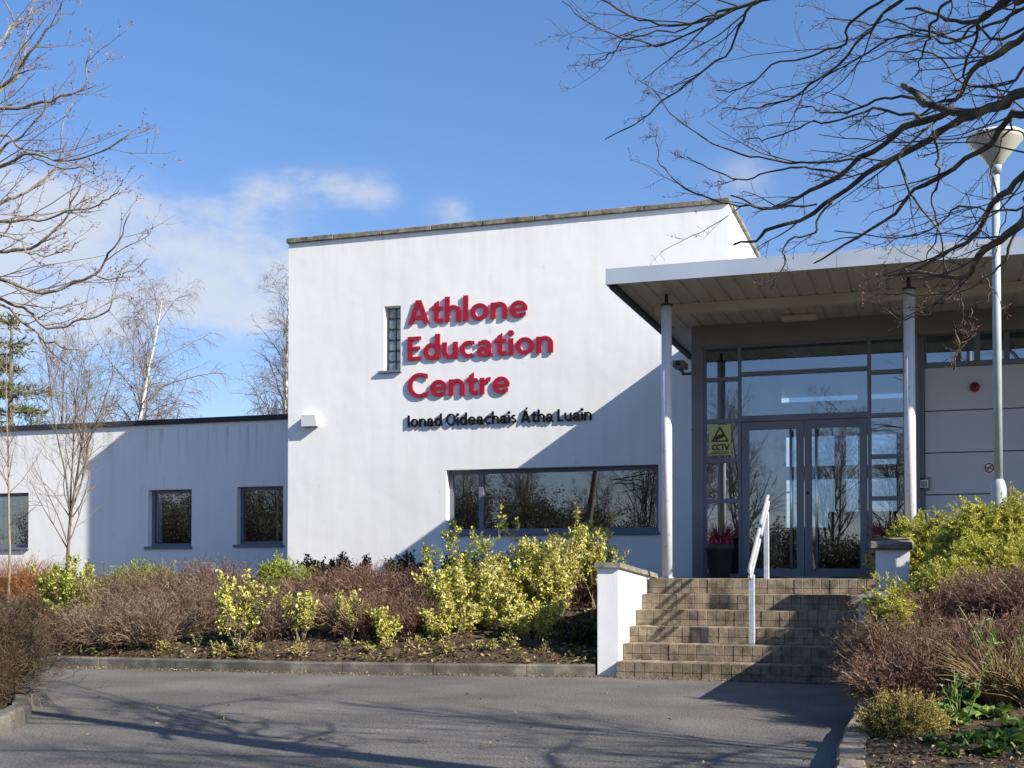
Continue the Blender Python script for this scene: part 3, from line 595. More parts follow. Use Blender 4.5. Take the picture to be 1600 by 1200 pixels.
# ---- canopy
XC1 = 12.5
b = MB(); per = .205; prof = [(0, 0), (.165, 0), (.175, .014), (.195, .014), (per, 0)]
xs_ = []; x = XC0 + .05
while x < XC1 - .05:
    for (u, w_) in prof[:-1]: xs_.append((x + u, w_))
    x += per
V = [(x, YCAN + .03, ZSOF + w_) for x, w_ in xs_] + [(x, YG + .02, ZSOF + w_) for x, w_ in xs_]
n = len(xs_); b.add(V, np.array([(i, n + i, n + i + 1, i + 1) for i in range(n - 1)])); b.build('soffit', M['soffit'], bld)
b = MB(); b.box(XC0 + .05, XT1 - .02, YG + .03, YT - .002, ZSOF, ZSOF + .05); b.build('soffit', M['soffit'], bld)
b = MB(); x = XC0
while x < XC1:
    e = min(x + 2.6, XC1); b.box(x + .002, e - .002, YCAN, YCAN + .028, ZSOF - .012, ZROOF); x += 2.6
b.box(XC0, XC0 + .028, YCAN + .03, YT - .003, ZSOF - .012, ZROOF); b.build('fascia', M['fascia'], bld)
b = MB(); b.box(XC0 + .03, XC1, YCAN + .03, YT - .003, ZROOF - .07, ZROOF - .03); b.box(XT1 + .01, XC1, YT, BY + .25, ZROOF - .07, ZROOF - .03); b.build('canopy_roof', M['fascia'], bld)
b = MB(); b.box(XC0 + .035, XC0 + .11, YCAN + .05, YT - .005, ZSOF - .055, ZSOF - .004); b.build('edge_trim', M['felt'], bld)
b = MB(); b.box(XC0 + .3, XC1 - .1, YCAN + 1.35, YCAN + 1.5, ZSOF - .11, ZSOF - .004); b.build('beam', M['beam'], bld)
b = MB(); b.bevbox(-1.75, -1.3, YG - .45, YG - .3, ZSOF - .07, ZSOF - .003, .01); b.build('canopy_lamp', M['beam'], bld)
COLY = 14.78
for px_ in (1042, 1422, 1830):
    x = PY(px_, 700, COLY)[0]; c = MB(); c.cyl((x, COLY, LAND), (x, COLY, ZSOF - .14), .062, k=24)
    o = c.build('column', M['column'], bld, True)
    c = MB(); c.cyl((x, COLY, ZSOF - .14), (x, COLY, ZSOF - .004), .022, k=12); c.cyl((x, COLY, ZSOF - .145), (x, COLY, ZSOF - .125), .075, k=24); c.build('column_head', M['darkplastic'], o, True)
    c = MB(); c.cyl((x, COLY, LAND), (x, COLY, LAND + .015), .1, k=24); c.build('base_plate', M['galv'], o, True)

# ------------------------------------------------------------------ raised lettering
def arc(cx, cy, rx, ry, a0, a1, n=18): return [(cx + rx * math.cos(R(a0 + (a1 - a0) * i / n)), cy + ry * math.sin(R(a0 + (a1 - a0) * i / n))) for i in range(n + 1)]
def band(cx, cy, ro, ri, a0, a1, n=20): return ('p', arc(cx, cy, ro[0], ro[1], a0, a1, n) + arc(cx, cy, ri[0], ri[1], a1, a0, n))
def ringp(cx, cy, ro, ri): return ('r', arc(cx, cy, ro[0], ro[1], 0, 360, 30)[:-1], arc(cx, cy, ri[0], ri[1], 0, 360, 30)[:-1])
def rect(x0, x1, y0, y1): return ('p', [(x0, y0), (x1, y0), (x1, y1), (x0, y1)])
def glyph(c, t):
    X = .68; A = 1.06; h = t * .78    # x-height, ascender, thin stroke
    if c == 'A': return [('p', [(0, 0), (t * 1.05, 0), (.47, 1), (.30, 1)]), ('p', [(.84 - t * 1.12, 0), (.84, 0), (.52, 1), (.335, 1)]), rect(.22, .62, .2, .2 + h)], .84
    if c == 'Á': g, w = glyph('A', t); return g + [('p', [(.38, 1.06), (.48, 1.06), (.62, 1.26), (.46, 1.26)])], w
    if c == 'E': return [rect(0, t, 0, 1), rect(0, .54, 0, h), rect(0, .5, .43, .43 + h), rect(0, .54, 1 - h, 1)], .55
    if c == 'L': return [rect(0, t, 0, 1), rect(0, .5, 0, h)], .5
    if c == 'I': return [rect(0, t, 0, 1)], t
    if c == 'l': return [rect(0, t, 0, A)], t
    if c == 'i': return [rect(0, t, 0, X), ('p', arc(t / 2, .9, .125, .125, 0, 360, 18)[:-1])], t
    if c == 'O': return [ringp(.44, .5, (.44, .52), (.44 - t, .52 - h))], .88
    if c == 'C': return [band(.5, .5, (.5, .52), (.5 - t, .52 - h), 52, 308, 30), ('p', [(.62, 1.0), (.83, .96), (.83, .75), (.76, .79), (.62, .84)]), ('p', [(.62, 0.0), (.62, .16), (.76, .19), (.84, .25), (.84, .045)])], .85
    if c == 'o': return [ringp(.35, .34, (.35, .355), (.35 - t, .355 - h))], .70
    if c == 'c': return [band(.35, .34, (.35, .355), (.35 - t, .355 - h), 55, 310, 24), ('p', [(.4, .69), (.57, .66), (.57, .5), (.4, .56)])], .58
    if c == 'e': return [band(.34, .34, (.34, .355), (.34 - t, .355 - h), 0, 318, 28), rect(.08, .672, .27, .27 + h * .85), ('p', [(.42, .0), (.62, .07), (.62, .22), (.45, .15)])], .68
    if c == 'd': return [ringp(.33, .34, (.33, .355), (.33 - t, .355 - h)), rect(.66 - t, .66, 0, A)], .66
    if c == 'n': return [rect(0, t, 0, X), band(.33, .37, (.31, .325), (.31 - t * .98, .325 - h), 0, 165, 18), rect(.64 - t, .64, 0, .38)], .64
    if c == 'h': return [rect(0, t, 0, A), band(.33, .37, (.31, .325), (.31 - t * .98, .325 - h), 0, 165, 18), rect(.64 - t, .64, 0, .38)], .64
    if c == 'u': return [rect(.62 - t, .62, 0, X), band(.31, .32, (.31, .335), (.31 - t * .98, .335 - h), 180, 340, 18), rect(0, t, .31, X)], .62
    if c == 'r': return [rect(0, t, 0, X), ('p', [(t * .6, .42), (t, .55), (.27, .66), (.42, .70), (.45, .69), (.41, .49), (.33, .51), (t, .40)])], .43
    if c == 't': return [('p', [(.10, .15), (.10 + t, .20), (.10 + t, .93), (.10, .80)]), ('p', [(-.04, X - h * .95), (.44, X - h * .95), (.44, X), (.02, X)]), band(.30, .2, (.2, .21), (.2 - t, .21 - h), 180, 300, 12), ('p', [(.30, -.005), (.46, .03), (.44, .2), (.36, .16), (.29, .15)])], .44
    if c == 'a': return [rect(.56 - t, .56, 0, .45), band(.30, .42, (.26, .275), (.26 - t, .275 - h), 0, 140, 14), ('p', [(.05, .62), (.07, .44), (.15, .49), (.2, .66)]), ringp(.26, .20, (.26, .215), (.26 - t * .9, .215 - h * .8)), rect(.5, .62, 0, .12)], .61
    if c == 's': return [band(.25, .49, (.23, .21), (.07, .07), 40, 270, 14), band(.25, .19, (.24, .21), (.08, .07), -135, 92, 14), ], .48
    return [], .3
def lettering(text, px0, px1, base_l, base_r, cap_px, t, m, root, proj, gap=.085):
    pl = PY(px0, base_l, YT); pr = PY(px1, base_r, YT); x0, x1 = pl[0], pr[0]; z = (pl[2] + pr[2]) / 2
    s = (PY((px0 + px1) / 2, 600, YT)[2] - PY((px0 + px1) / 2, 600 + cap_px, YT)[2])
    tot = 0; items = []
    for ch in text:
        g, w = glyph(ch, t); items.append((ch, tot, g)); tot += w + (gap if ch != ' ' else 0)
    tot -= gap; sx = (x1 - x0) / tot
    for ch, off, g in items:
        if not g: continue
        b = MB()
        for i, sh in enumerate(g):
            d0 = YT - proj - .0022 * i; d1 = YT - .012 - .0004 * i
            fn = lambda u, v, d: (x0 + (off + u) * sx, d, z + v * s)
            if sh[0] == 'p':
                pts = sh[1]
                ar = sum(pts[k][0] * pts[(k + 1) % len(pts)][1] - pts[(k + 1) % len(pts)][0] * pts[k][1] for k in range(len(pts)))
                if ar < 0: pts = pts[::-1]
                b.prism(pts, fn, d1, d0)
            else:
                o_, i_ = sh[1], sh[2]; nn = len(o_); V = [fn(u, v, d0) for u, v in o_] + [fn(u, v, d0) for u, v in i_] + [fn(u, v, d1) for u, v in o_] + [fn(u, v, d1) for u, v in i_]
                fs = []
                for k in range(nn):
                    k2 = (k + 1) % nn
                    fs += [(k, k2, nn + k2, nn + k), (2 * nn + k, 3 * nn + k, 3 * nn + k2, 2 * nn + k2), (k, 2 * nn + k, 2 * nn + k2, k2), (nn + k, nn + k2, 3 * nn + k2, 3 * nn + k)]
                b.add(V, np.array(fs))
        b.build('letter', m, root)
for txt, a, c, bl, br, cap in (('Athlone', 639, 825, 507, 496, 37.5), ('Education', 638, 865, 564, 551, 37.5), ('Centre', 638, 797, 623, 613, 37.5)):
    sg = thing('sign_lettering', PY((a + c) / 2, (bl + br) / 2, YT), {'Athlone': 'top line of crimson raised letters high on the white wall', 'Education': 'middle and longest line of crimson raised letters on the white wall', 'Centre': 'lowest and shortest line of crimson raised letters on the white wall'}[txt], 'sign', 'crimson sign lines on the white wall')
    lettering(txt, a, c, bl, br, cap, .192, M['red'], sg, .034)
sg = thing('sign_lettering', PY(780, 662, YT), 'small black raised letters in one line under the crimson words', 'sign')
lettering('Ionad Oideachais Átha Luain', 638, 925, 669, 655, 18.5, .175, M['black'], sg, .034, .095)

# ------------------------------------------------------------------ things fixed to the building
p = PY(487, 658, YT); wlt = thing('wall_light', (p[0], YT, p[2]), 'white box floodlight on the white wall near its left corner', 'light')
b = MB(); w_, h_ = .145, .095
b.hexa([(p[0] - w_, YT - .10, p[2] - h_), (p[0] + w_, YT - .10, p[2] - h_), (p[0] + w_, YT - .001, p[2] - h_), (p[0] - w_, YT - .001, p[2] - h_),
        (p[0] - w_ * .95, YT - .13, p[2] + h_), (p[0] + w_ * .95, YT - .13, p[2] + h_), (p[0] + w_ * .95, YT - .001, p[2] + h_), (p[0] - w_ * .95, YT - .001, p[2] + h_)]); b.build('housing', M['white'], wlt)
b = MB(); b.bevbox(p[0] - w_ * .85, p[0] + w_ * .85, YT - .11, YT - .02, p[2] - h_ - .012, p[2] - h_ - .002, .003); b.build('lens', M['frame'], wlt)

p = PY(1062, 572, YG - .2); sc_ = thing('security_camera', (XG0, YG - .1, p[2]), 'grey security camera on a bracket beside the glazed porch', 'camera')
b = MB(); b.bevbox(p[0] - .06, p[0] + .1, YG - .42, YG - .12, p[2] - .045, p[2] + .045, .01); b.build('housing', M['frame'], sc_)
b = MB(); b.cyl((p[0] + .02, YG - .45, p[2]), (p[0] + .02, YG - .421, p[2]), .035, k=16); b.build('lens', M['darkplastic'], sc_)
b = MB(); b.box(p[0] + .0, XG0 + .003, YG - .05, YG - .02, p[2] - .10, p[2] - .07); b.box(p[0] - .0, p[0] + .03, YG - .25, YG - .018, p[2] - .0695, p[2] - .046); b.build('bracket', M['darkplastic'], sc_)

def flat_sign(name, px0, px1, py0, py1, Y, m, label, th=.006):
    a = PY(px0, py1, Y); c = PY(px1, py0, Y); z0 = PY((px0 + px1) / 2, py1, Y)[2]; z1 = PY((px0 + px1) / 2, py0, Y)[2]
    o = thing(name, ((a[0] + c[0]) / 2, Y, z0), label, 'sign'); b = MB(); b.box(a[0], c[0], Y - th, Y - .0005, z0, z1); b.build('board', m, o)
    return o, a[0], c[0], z0, z1
def seg(b, Y, pts, w, fn, th=.003):
    for (u0, v0), (u1, v1) in zip(pts[:-1], pts[1:]):
        a = np.array(fn(u0, v0)); c = np.array(fn(u1, v1)); t = (c - a); L_ = np.linalg.norm(t); t /= L_; nn = np.array([-t[1], t[0]]) * w / 2; a = a - t * w * .4; c = c + t * w * .4
        q = [a - nn, c - nn, c + nn, a + nn]
        Yj = Y - th - random.random() * .0015
        b.hexa([(q[0][0], Yj, q[0][1]), (q[1][0], Yj, q[1][1]), (q[1][0], Y - .0002, q[1][1]), (q[0][0], Y - .0002, q[0][1]), (q[3][0], Yj, q[3][1]), (q[2][0], Yj, q[2][1]), (q[2][0], Y - .0002, q[2][1]), (q[3][0], Y - .0002, q[3][1])])
o, x0, x1, z0, z1 = flat_sign('warning_sign', 1108.5, 1142, 664, 711, YG + .004, M['yellow'], 'yellow warning sign with a camera triangle and letters on the side pane')
fn = lambda u, v: (x0 + (x1 - x0) * u, z0 + (z1 - z0) * v)
b = MB(); ys_ = YG + .004 - .006
seg(b, ys_, [(.14, .46), (.5, .92), (.86, .46), (.14, .46)], .022, fn)
seg(b, ys_, [(.33, .56), (.66, .66)], .055, fn); seg(b, ys_, [(.30, .52), (.5, .58)], .02, fn)
for i, u in enumerate((.16, .36)): seg(b, ys_, [(u + .13, .34), (u, .32), (u, .20), (u + .13, .18)], .02, fn)
seg(b, ys_, [(.55, .34), (.70, .34)], .02, fn); seg(b, ys_, [(.625, .34), (.625, .17)], .02, fn)
seg(b, ys_, [(.74, .34), (.82, .17), (.90, .34)], .02, fn); seg(b, ys_, [(.08, .06), (.92, .06)], .014, fn); seg(b, ys_, [(.15, .11), (.85, .11)], .008, fn)
b.build('lettering', M['signdark'], o)
p = PY(1523, 605, YW); al = thing('alarm_bell', (p[0], YW, p[2]), 'round red alarm bell on the grey panelled wall', 'alarm')
b = MB()
def lathe_y(b, c, prof, k=24):
    a = np.arange(k) * 2 * math.pi / k; V = np.concatenate([np.stack([c[0] + r * np.cos(a), np.full(k, c[1] - d), c[2] + r * np.sin(a)], 1) for r, d in prof]); n = len(prof)
    i = (np.arange(n - 1) * k)[:, None]; j = np.arange(k)[None, :]; j2 = (j + 1) % k
    return b.add(V, np.stack([i + j, i + j2, i + k + j2, i + k + j], -1).reshape(-1, 4))
lathe_y(b, (p[0], YW, p[2]), [(.062, .001), (.062, .03), (.055, .045), (.03, .055), (.001, .058)]); b.build('bell', M['redplastic'], al, True)
b = MB(); lathe_y(b, (p[0], YW, p[2]), [(.028, .056), (.028, .066), (.001, .068)]); b.build('cap', M['darkplastic'], al, True)
o, x0, x1, z0, z1 = flat_sign('no_smoking_sign', 1537, 1554, 722, 740, YW, M['signwhite'], 'small white no smoking sign on the grey panelled wall beside the lamp post')
fn = lambda u, v: (x0 + (x1 - x0) * u, z0 + (z1 - z0) * v); b = MB()
seg(b, YW - .006, [(.5 + .38 * math.cos(a * math.pi / 10), .5 + .38 * math.sin(a * math.pi / 10)) for a in range(21)], .014, fn); seg(b, YW - .0065, [(.25, .25), (.75, .75)], .013, fn)
b.build('red_ring', M['redplastic'], o)
b = MB(); seg(b, YW - .0045, [(.25, .52), (.72, .46)], .012, fn); b.build('cigarette', M['black'], o)
p = PY(1444, 756, YW); kp = thing('entry_keypad', (p[0], YW, p[2]), 'small dark door entry box on the wall beside the porch column', 'keypad')
b = MB(); b.bevbox(p[0] - .075, p[0] + .075, YW - .05, YW - .001, p[2] - .085, p[2] + .085, .01); b.build('housing', M['frame'], kp)
b = MB(); b.bevbox(p[0] - .05, p[0] + .05, YW - .058, YW - .0505, p[2] - .055, p[2] + .05, .003); b.build('face_plate', M['signwhite'], kp)
b = MB()
for i in range(3):
    for j in range(3): b.box(p[0] - .035 + i * .025, p[0] - .018 + i * .025, YW - .062, YW - .0582, p[2] - .04 + j * .025, p[2] - .023 + j * .025)
b.build('button', M['darkplastic'], kp)

# ------------------------------------------------------------------ steps, flanking walls, landing
st = thing('brick_steps', ((XS0 + XS1) / 2, YS, 0), 'six tan paving block steps rising to the glazed entrance', 'steps')
for i in range(6):
    z1 = RIS * (i + 1); y = YS + TRD * i; s_ = MB(); x = XS0
    while x < XS1 - .02:
        wv = .098 + random.uniform(-.003, .003); e = min(x + wv, XS1); dj = random.uniform(-.004, .004); dz = random.uniform(-.003, .002)
        s_.bevbox(x + .0015, e - .0015, y + dj, y + TRD + .04, z1 - .105, z1 + dz, .004)
        s_.bevbox(x + .0015, e - .0015, y + .003 + dj, y + .09, z1 - RIS + .001, z1 - .1062, .002)
        x += wv
    o = s_.build('step', M['block'], st)
    j = MB(); j.box(XS0 + .002, XS1 - .002, y + .010, y + TRD + .03, z1 - RIS + .001, z1 - .010); j.build('bedding', M['joint'], o)
b = MB(); b.box(XS0 - .3, 3.2, YS + TRD * 5 + .345, YG + .06, LAND - .2, LAND - .004); tag(b.build('landing', M['paving']), kind='structure')

def sloped_wall(name, x0, x1, y0, y1, z0, z1, label, over=.035, ct=.055):
    o = thing(name, ((x0 + x1) / 2, y0, 0), label, 'wall')
    b = MB(); b.hexa([(x0, y0, -.02), (x1, y0, -.02), (x1, y1, -.02), (x0, y1, -.02), (x0, y0, z0 - ct), (x1, y0, z0 - ct), (x1, y1, z1 - ct), (x0, y1, z1 - ct)]); b.build('wall', M['wall'], o)
    b = MB(); n = 4
    for i in range(n):
        a, c = i / n, (i + 1) / n; ya = y0 - over + (y1 - y0 + over) * a + .002; yc = y0 - over + (y1 - y0 + over) * c - .002; za = z0 + (z1 - z0) * a - ct + .001; zc = z0 + (z1 - z0) * c - ct + .001
        b.hexa([(x0 - over, ya, za), (x1 + over, ya, za), (x1 + over, yc, zc), (x0 - over, yc, zc), (x0 - over + .012, ya + .006, za + ct), (x1 + over - .012, ya + .006, za + ct), (x1 + over - .012, yc - .006, zc + ct), (x0 - over + .012, yc - .006, zc + ct)])
    b.build('coping', M['coping'], o); return o
xw = G(929, 1058)[0]
sloped_wall('stair_wall', xw, XS0 - .006, YS + .13, YS + 2.05, EYE + .075, EYE - .05, 'white rendered stair wall with stone coping left of the steps')
sloped_wall('stair_wall', XS1 + .006, XS1 + .24, 10.5, 13.2, .90, .92, 'low white wall mostly hidden by shrubs right of the steps')
pr = PY(1368, 900, 13.45)[0]; pr1 = PY(1421, 900, 13.45)[0]; zp = PY(1393, 840, 13.45)[2]
pier = thing('gate_pier', ((pr + pr1) / 2, 13.45, 0), 'square white pier with weathered stone cap right of the top step', 'pier')
b = MB(); b.box(pr, pr1, 13.45, 13.45 + (pr1 - pr), 0, zp - .126); b.build('wall', M['wall'], pier)
b = MB(); b.bevbox(pr - .06, pr1 + .045, 13.39, 13.49 + (pr1 - pr), zp - .125, zp - .03, .02); b.bevbox(pr - .02, pr1 + .01, 13.43, 13.45 + (pr1 - pr), zp - .0295, zp, .012); b.build('coping', M['coping'], pier)

# handrail
XR = PY(1175, 960, YS + .45)[0]
hr = thing('handrail', (XR, YS + .45, RIS), 'galvanised steel handrail in the middle of the brick steps', 'handrail')
ya, yb = YS + .45, YS + .45 + TRD * 4; za = P(1175, 893, 13.6)[2]; zb = za + .15 + RIS * 4
for y, zb_, zt in ((ya, RIS, za - .03), (yb, RIS * 5, za + RIS * 4 + .0)):
    b = MB(); b.bevbox(XR - .029, XR + .029, y - .029, y + .029, zb_ - .01, zt, .006); o = b.build('post', M['galv'], hr)
    b = MB(); b.bevbox(XR - .06, XR + .06, y - .05, y + .05, zb_, zb_ + .008, .002); b.build('foot_plate', M['galv'], o)
sl_ = RIS / TRD
def railpts(off):
    return [(XR, ya - .12, za - .12 * sl_ + off), (XR, yb + .12, za + sl_ * (yb + .12 - ya) + off)]
r1 = railpts(.12); r0 = railpts(.0)
def hairpin():
    pts = []; lo0, lo1 = np.array(r0[0]), np.array(r0[1]); hi0, hi1 = np.array(r1[0]), np.array(r1[1]); d = (hi1 - hi0) / np.linalg.norm(hi1 - hi0)
    for i in range(9):
        a = math.pi * i / 8; c = (lo1 + hi1) / 2; h = (hi1 - lo1) / 2; pts.append(c - h * math.cos(a) + d * .05 * math.sin(a))
    for i in range(9):
        a = math.pi * i / 8; c = (lo0 + hi0) / 2; h = (lo0 - hi0) / 2; pts.append(c - h * math.cos(a) - d * .05 * math.sin(a))
    return pts + [pts[0]]
b = MB(); b.tubes(np.array([hairpin()]), np.full((1, 19), .021), 12); b.build('rail', M['galv'], hr, True)

# ------------------------------------------------------------------ lamp post
p = P(1560, 755, 12.2); LX, LY, LZ = p
lp = thing('lamp_post', (LX, LY, 1.0), 'tall grey lamp post with a white bowl lantern behind the golden juniper', 'lamp')
zt = P(1560, 249, 12.2)[2]
b = MB(); b.cyl((LX, LY, LZ), (LX, LY, zt), .042, .038, 20); b.build('pole', M['polegrey'], lp, True)
b = MB(); b.lathe((LX, LY, 0), [(.075, .9), (.075, LZ - .06), (.07, LZ - .02), (.055, LZ + .02), (.0435, LZ + .04)]); b.build('base', M['polegrey'], lp, True)
zb_ = P(1560, 210, 12.2)[2]; rr = 41 / F * 12.2
b = MB(); b.lathe((LX, LY, 0), [(.06, zt - .04), (.085, zt - .01), (.10, zt + .02), (rr * .985, zb_ - .05), (rr, zb_ - .03), (rr, zb_)], 36); b.build('lamp_bowl', noisy("cream_bowl", [(.3, (.33, .33, .27)), (.7, (.40, .40, .33))], 5, rough=.35), lp, True)
b = MB(); b.lathe((LX, LY, 0), [(rr + .015, zb_ - .01), (rr + .02, zb_ + .005), (rr + .005, zb_ + .02), (rr * .5, zb_ + .04), (.001, zb_ + .045)], 36); b.build('lamp_cap', M['white'], lp, True)
b = MB(); b.cyl((LX, LY, zt - .12), (LX, LY, zt + .02), .054, .064, 20); b.build('collar', M['polegrey'], lp, True)

# ------------------------------------------------------------------ plants: growers
def norm(a): return a / (np.linalg.norm(a, axis=-1, keepdims=True) + 1e-9)
def grow(S, D, L, r, n=6, wob=.2, trop=(0, 0, .1), tip=.35):
    m = len(S); Pn = np.zeros((m, n, 3)); Pn[:, 0] = S; d = norm(D); st = (np.asarray(L) / (n - 1))[:, None]; tr = np.asarray(trop)
    for i in range(1, n):
        d = norm(d + rng.normal(size=(m, 3)) * wob + tr); Pn[:, i] = Pn[:, i - 1] + d * st
    Rn = np.asarray(r)[:, None] * np.linspace(1, tip, n)[None, :]
    return Pn, Rn
def spawn(Pn, Rn, per, t0=.2, t1=1.0, ang=(35, 65), lf=(.3, .6), rf=.6, bias=None):
    m, n, _ = Pn.shape; idx = np.repeat(np.arange(m), per); k = len(idx)
    t = (t0 + (t1 - t0) * rng.random(k)) * (n - 1); i = np.clip(t.astype(int), 0, n - 2); f = (t - i)[:, None]
    A, B = Pn[idx, i], Pn[idx, i + 1]; S = A + (B - A) * f; T = norm(B - A)
    q = rng.normal(size=(k, 3)); q = norm(q - T * np.sum(q * T, 1, keepdims=True)); a = np.radians(ang[0] + (ang[1] - ang[0]) * rng.random(k))[:, None]
    D = T * np.cos(a) + q * np.sin(a)
    if bias is not None: D = norm(D + np.asarray(bias))
    Ln = np.linalg.norm(np.diff(Pn, axis=1), axis=2).sum(1)[idx] * (lf[0] + (lf[1] - lf[0]) * rng.random(k)) * (1.15 - .6 * t / (n - 1))
    r = (Rn[idx, i] * (1 - f[:, 0]) + Rn[idx, i + 1] * f[:, 0]) * rf
    return S, D, Ln, r
def spline(pts, n):
    """smooth resample of control points (k,d) to n points (Catmull-Rom)"""
    p = np.asarray(pts, float); k = len(p); e = np.vstack([2 * p[0] - p[1], p, 2 * p[-1] - p[-2]]); out = []
    for t in np.linspace(0, k - 1 - 1e-6, n):
        i = int(t); f = t - i; a, b_, c, d = e[i], e[i + 1], e[i + 2], e[i + 3]
        out.append(.5 * ((2 * b_) + (-a + c) * f + (2 * a - 5 * b_ + 4 * c - d) * f * f + (-a + 3 * b_ - 3 * c + d) * f ** 3))
    return np.array(out)
def buds(mb, Pn, size, per=2):
    k = len(Pn); 
    for _ in range(per):
        t = rng.random(k) * (Pn.shape[1] - 1); i = np.clip(t.astype(int), 0, Pn.shape[1] - 2); f = (t - i)[:, None]
        S = Pn[np.arange(k), i] * (1 - f) + Pn[np.arange(k), i + 1] * f; T = norm(Pn[np.arange(k), i + 1] - Pn[np.arange(k), i])
        D = norm(T + rng.normal(size=(k, 3)) * .6); l = size * (.7 + .6 * rng.random(k))
        mb.leaves(S, D, rng.normal(size=(k, 3)), l, l * .45, .3)

# ---- big bare tree at the right: limbs laid along the photographed sweep, at real depths
def limb_tree(name, loc, label, limbs, trunk, trunkr, m_limb, m_twig, rmin, sub, budsz, tropv, crown=()):
    o = thing(name, loc, label, 'tree')
    b = MB(); b.tubes(np.array([spline(trunk, 14)]), np.interp(np.linspace(0, 1, 14), np.linspace(0, 1, len(trunkr)), trunkr)[None], 14); b.build('trunk', m_limb, o, True)
    lb = MB(); tw = MB(); bd = MB()
    for (pts, w0, w1, amp) in list(limbs) + list(crown):
        up = pts[0][2] < 0    # upper crown, given as (x, y, -z)
        Q = np.array([(x, y, -s) if up else P(x, y, s) for x, y, s in pts]); n = 26; C = spline(Q, n)
        C[1:-1] += sum(np.sin(np.linspace(0, f_, n)[1:-1, None] * 6.28 + rng.random(3) * 6.28) * rng.normal(size=3) * amp * 1.4 / f_ ** .5 for f_ in (1.7, 3, 5)) + rng.normal(size=(n - 2, 3)) * amp * .55
        s0, s1 = (F, F) if up else (pts[0][2], pts[-1][2]); r = np.linspace(w0 / 2 / F * s0, w1 / 2 / F * s1, n); r *= 1 + .08 * rng.normal(size=n)
        lb.tubes(C[None], r[None], 9, True)
        Ln = np.linalg.norm(np.diff(C, axis=0), axis=1).sum()
        k1 = max(3, int(Ln * sub[0]))
        S, D, L, rr_ = spawn(C[None], r[None], k1, .12, 1.0, (18, 50), (.14, .42), .55, tropv)
        L = np.clip(L, .12, 1.1); rr_ = np.clip(rr_, rmin * 1.3, .0048); P1, R1 = grow(S, D, L, rr_, 9, .085, np.array(tropv) * .25 + np.array([0, 0, .03]), .4); tw.tubes(P1, R1, 5)
        S, D, L, rr_ = spawn(P1, R1, sub[1], .15, 1.0, (30, 65), (.25, .55), .65, np.array(tropv) * .5)
        L = np.clip(L, .06, .5); P2, R2 = grow(S, D, L, np.clip(rr_, rmin, .0034), 6, .11, (0, 0, .05), .5); tw.tubes(P2, R2, 4)
        S, D, L, rr_ = spawn(P2, R2, sub[2], .2, 1.0, (35, 70), (.2, .45), .75)
        P3, R3 = grow(S, D, np.clip(L, .03, .2), np.clip(rr_, rmin * .8, .004), 4, .2, (0, 0, .08), .6); tw.tubes(P3, R3, 3)
        if budsz:
            buds(bd, P2, budsz, 3); buds(bd, P3, budsz, 1)
    lb.build('limb', m_limb, o, True); tw.build('twigs', m_twig, o, True)
    if budsz: bd.build('buds', M['bud'], o)
    return o
c6 = lambda *q: [(860 + x / 2.1622, y / 2.1622) for x, y in q]
def dep(pts, s0, s1):
    n = len(pts); return [(x, y, s0 + (s1 - s0) * i / (n - 1)) for i, (x, y) in enumerate(pts)]
LR = []
def add(q, w0, w1, s0, s1, amp=.008): LR.append((dep(c6(*q), s0, s1), w0 * (.92 if w0 > 12 else .72), w1 * .8, amp))
add([(2100, 120), (1850, 260), (1600, 305), (1500, 368), (1400, 382), (1290, 345), (1190, 288)], 26, 11, 5.0, 6.4)
add([(1400, 382), (1320, 375), (1180, 440), (1060, 535), (940, 615), (830, 668), (700, 700), (610, 660)], 15, 3, 6.2, 7.4)
add([(1440, 385), (1370, 405), (1260, 480), (1100, 570), (980, 655), (860, 740), (740, 772), (690, 815), (620, 826)], 14, 4, 6.1, 7.2)
add([(1900, 300), (1600, 385), (1560, 392), (1480, 490), (1380, 555), (1250, 640), (1130, 740), (1000, 830), (890, 890)], 16, 3, 5.4, 7.0)
add([(2000, 250), (1600, 580), (1500, 700), (1420, 800), (1290, 880), (1180, 920)], 16, 3, 5.2, 6.8)
add([(2050, 420), (1600, 745), (1500, 830), (1420, 905), (1360, 940), (1240, 925), (1125, 930)], 18, 4, 5.0, 6.2)
add([(2150, -40), (1800, 40), (1600, 128), (1500, 185), (1440, 230), (1390, 310), (1300, 360), (1210, 420)], 20, 4, 4.9, 6.8)
add([(2000, -300), (1700, -120), (1590, 0), (1560, -10), (1450, 60), (1350, 60), (1200, 30)], 26, 4, 4.9, 6.6)
add([(1300, -60), (1000, -30), (750, 2), (600, 40), (500, 76), (380, 80), (250, 50), (120, -20)], 11, 3, 6.2, 7.6)
add([(1000, -30), (700, 10), (640, 90), (590, 190), (480, 262), (390, 340), (300, 405), (185, 470)], 7, 2, 6.4, 7.8)
add([(900, -40), (600, 30), (540, 80), (400, 140), (280, 135), (150, 90), (40, 5)], 6, 2, 6.3, 7.8)
add([(640, 20), (450, 90), (260, 130), (210, 180), (140, 212)], 4, 2, 6.6, 7.8)
add([(1300, -80), (1140, 30), (1070, 110), (960, 230), (840, 320), (700, 360), (580, 366)], 9, 2, 6.0, 7.5)
add([(1220, -60), (1030, 60), (1000, 130), (900, 190), (760, 215), (650, 300), (560, 306)], 7, 2, 6.1, 7.6)
add([(1400, -60), (1300, 60), (1270, 150), (1230, 260)], 8, 2.5, 5.8, 6.4)
add([(900, 690), (720, 700), (600, 690), (470, 640), (390, 580), (360, 500), (362, 430)], 5, 2, 7.0, 7.8)
add([(1050, 540), (900, 545), (790, 545), (660, 525), (560, 490), (430, 400), (350, 306)], 6, 2, 6.8, 7.9)
add([(1000, 590), (870, 570), (740, 575), (640, 605), (520, 560), (460, 530)], 5, 2, 6.8, 7.6)
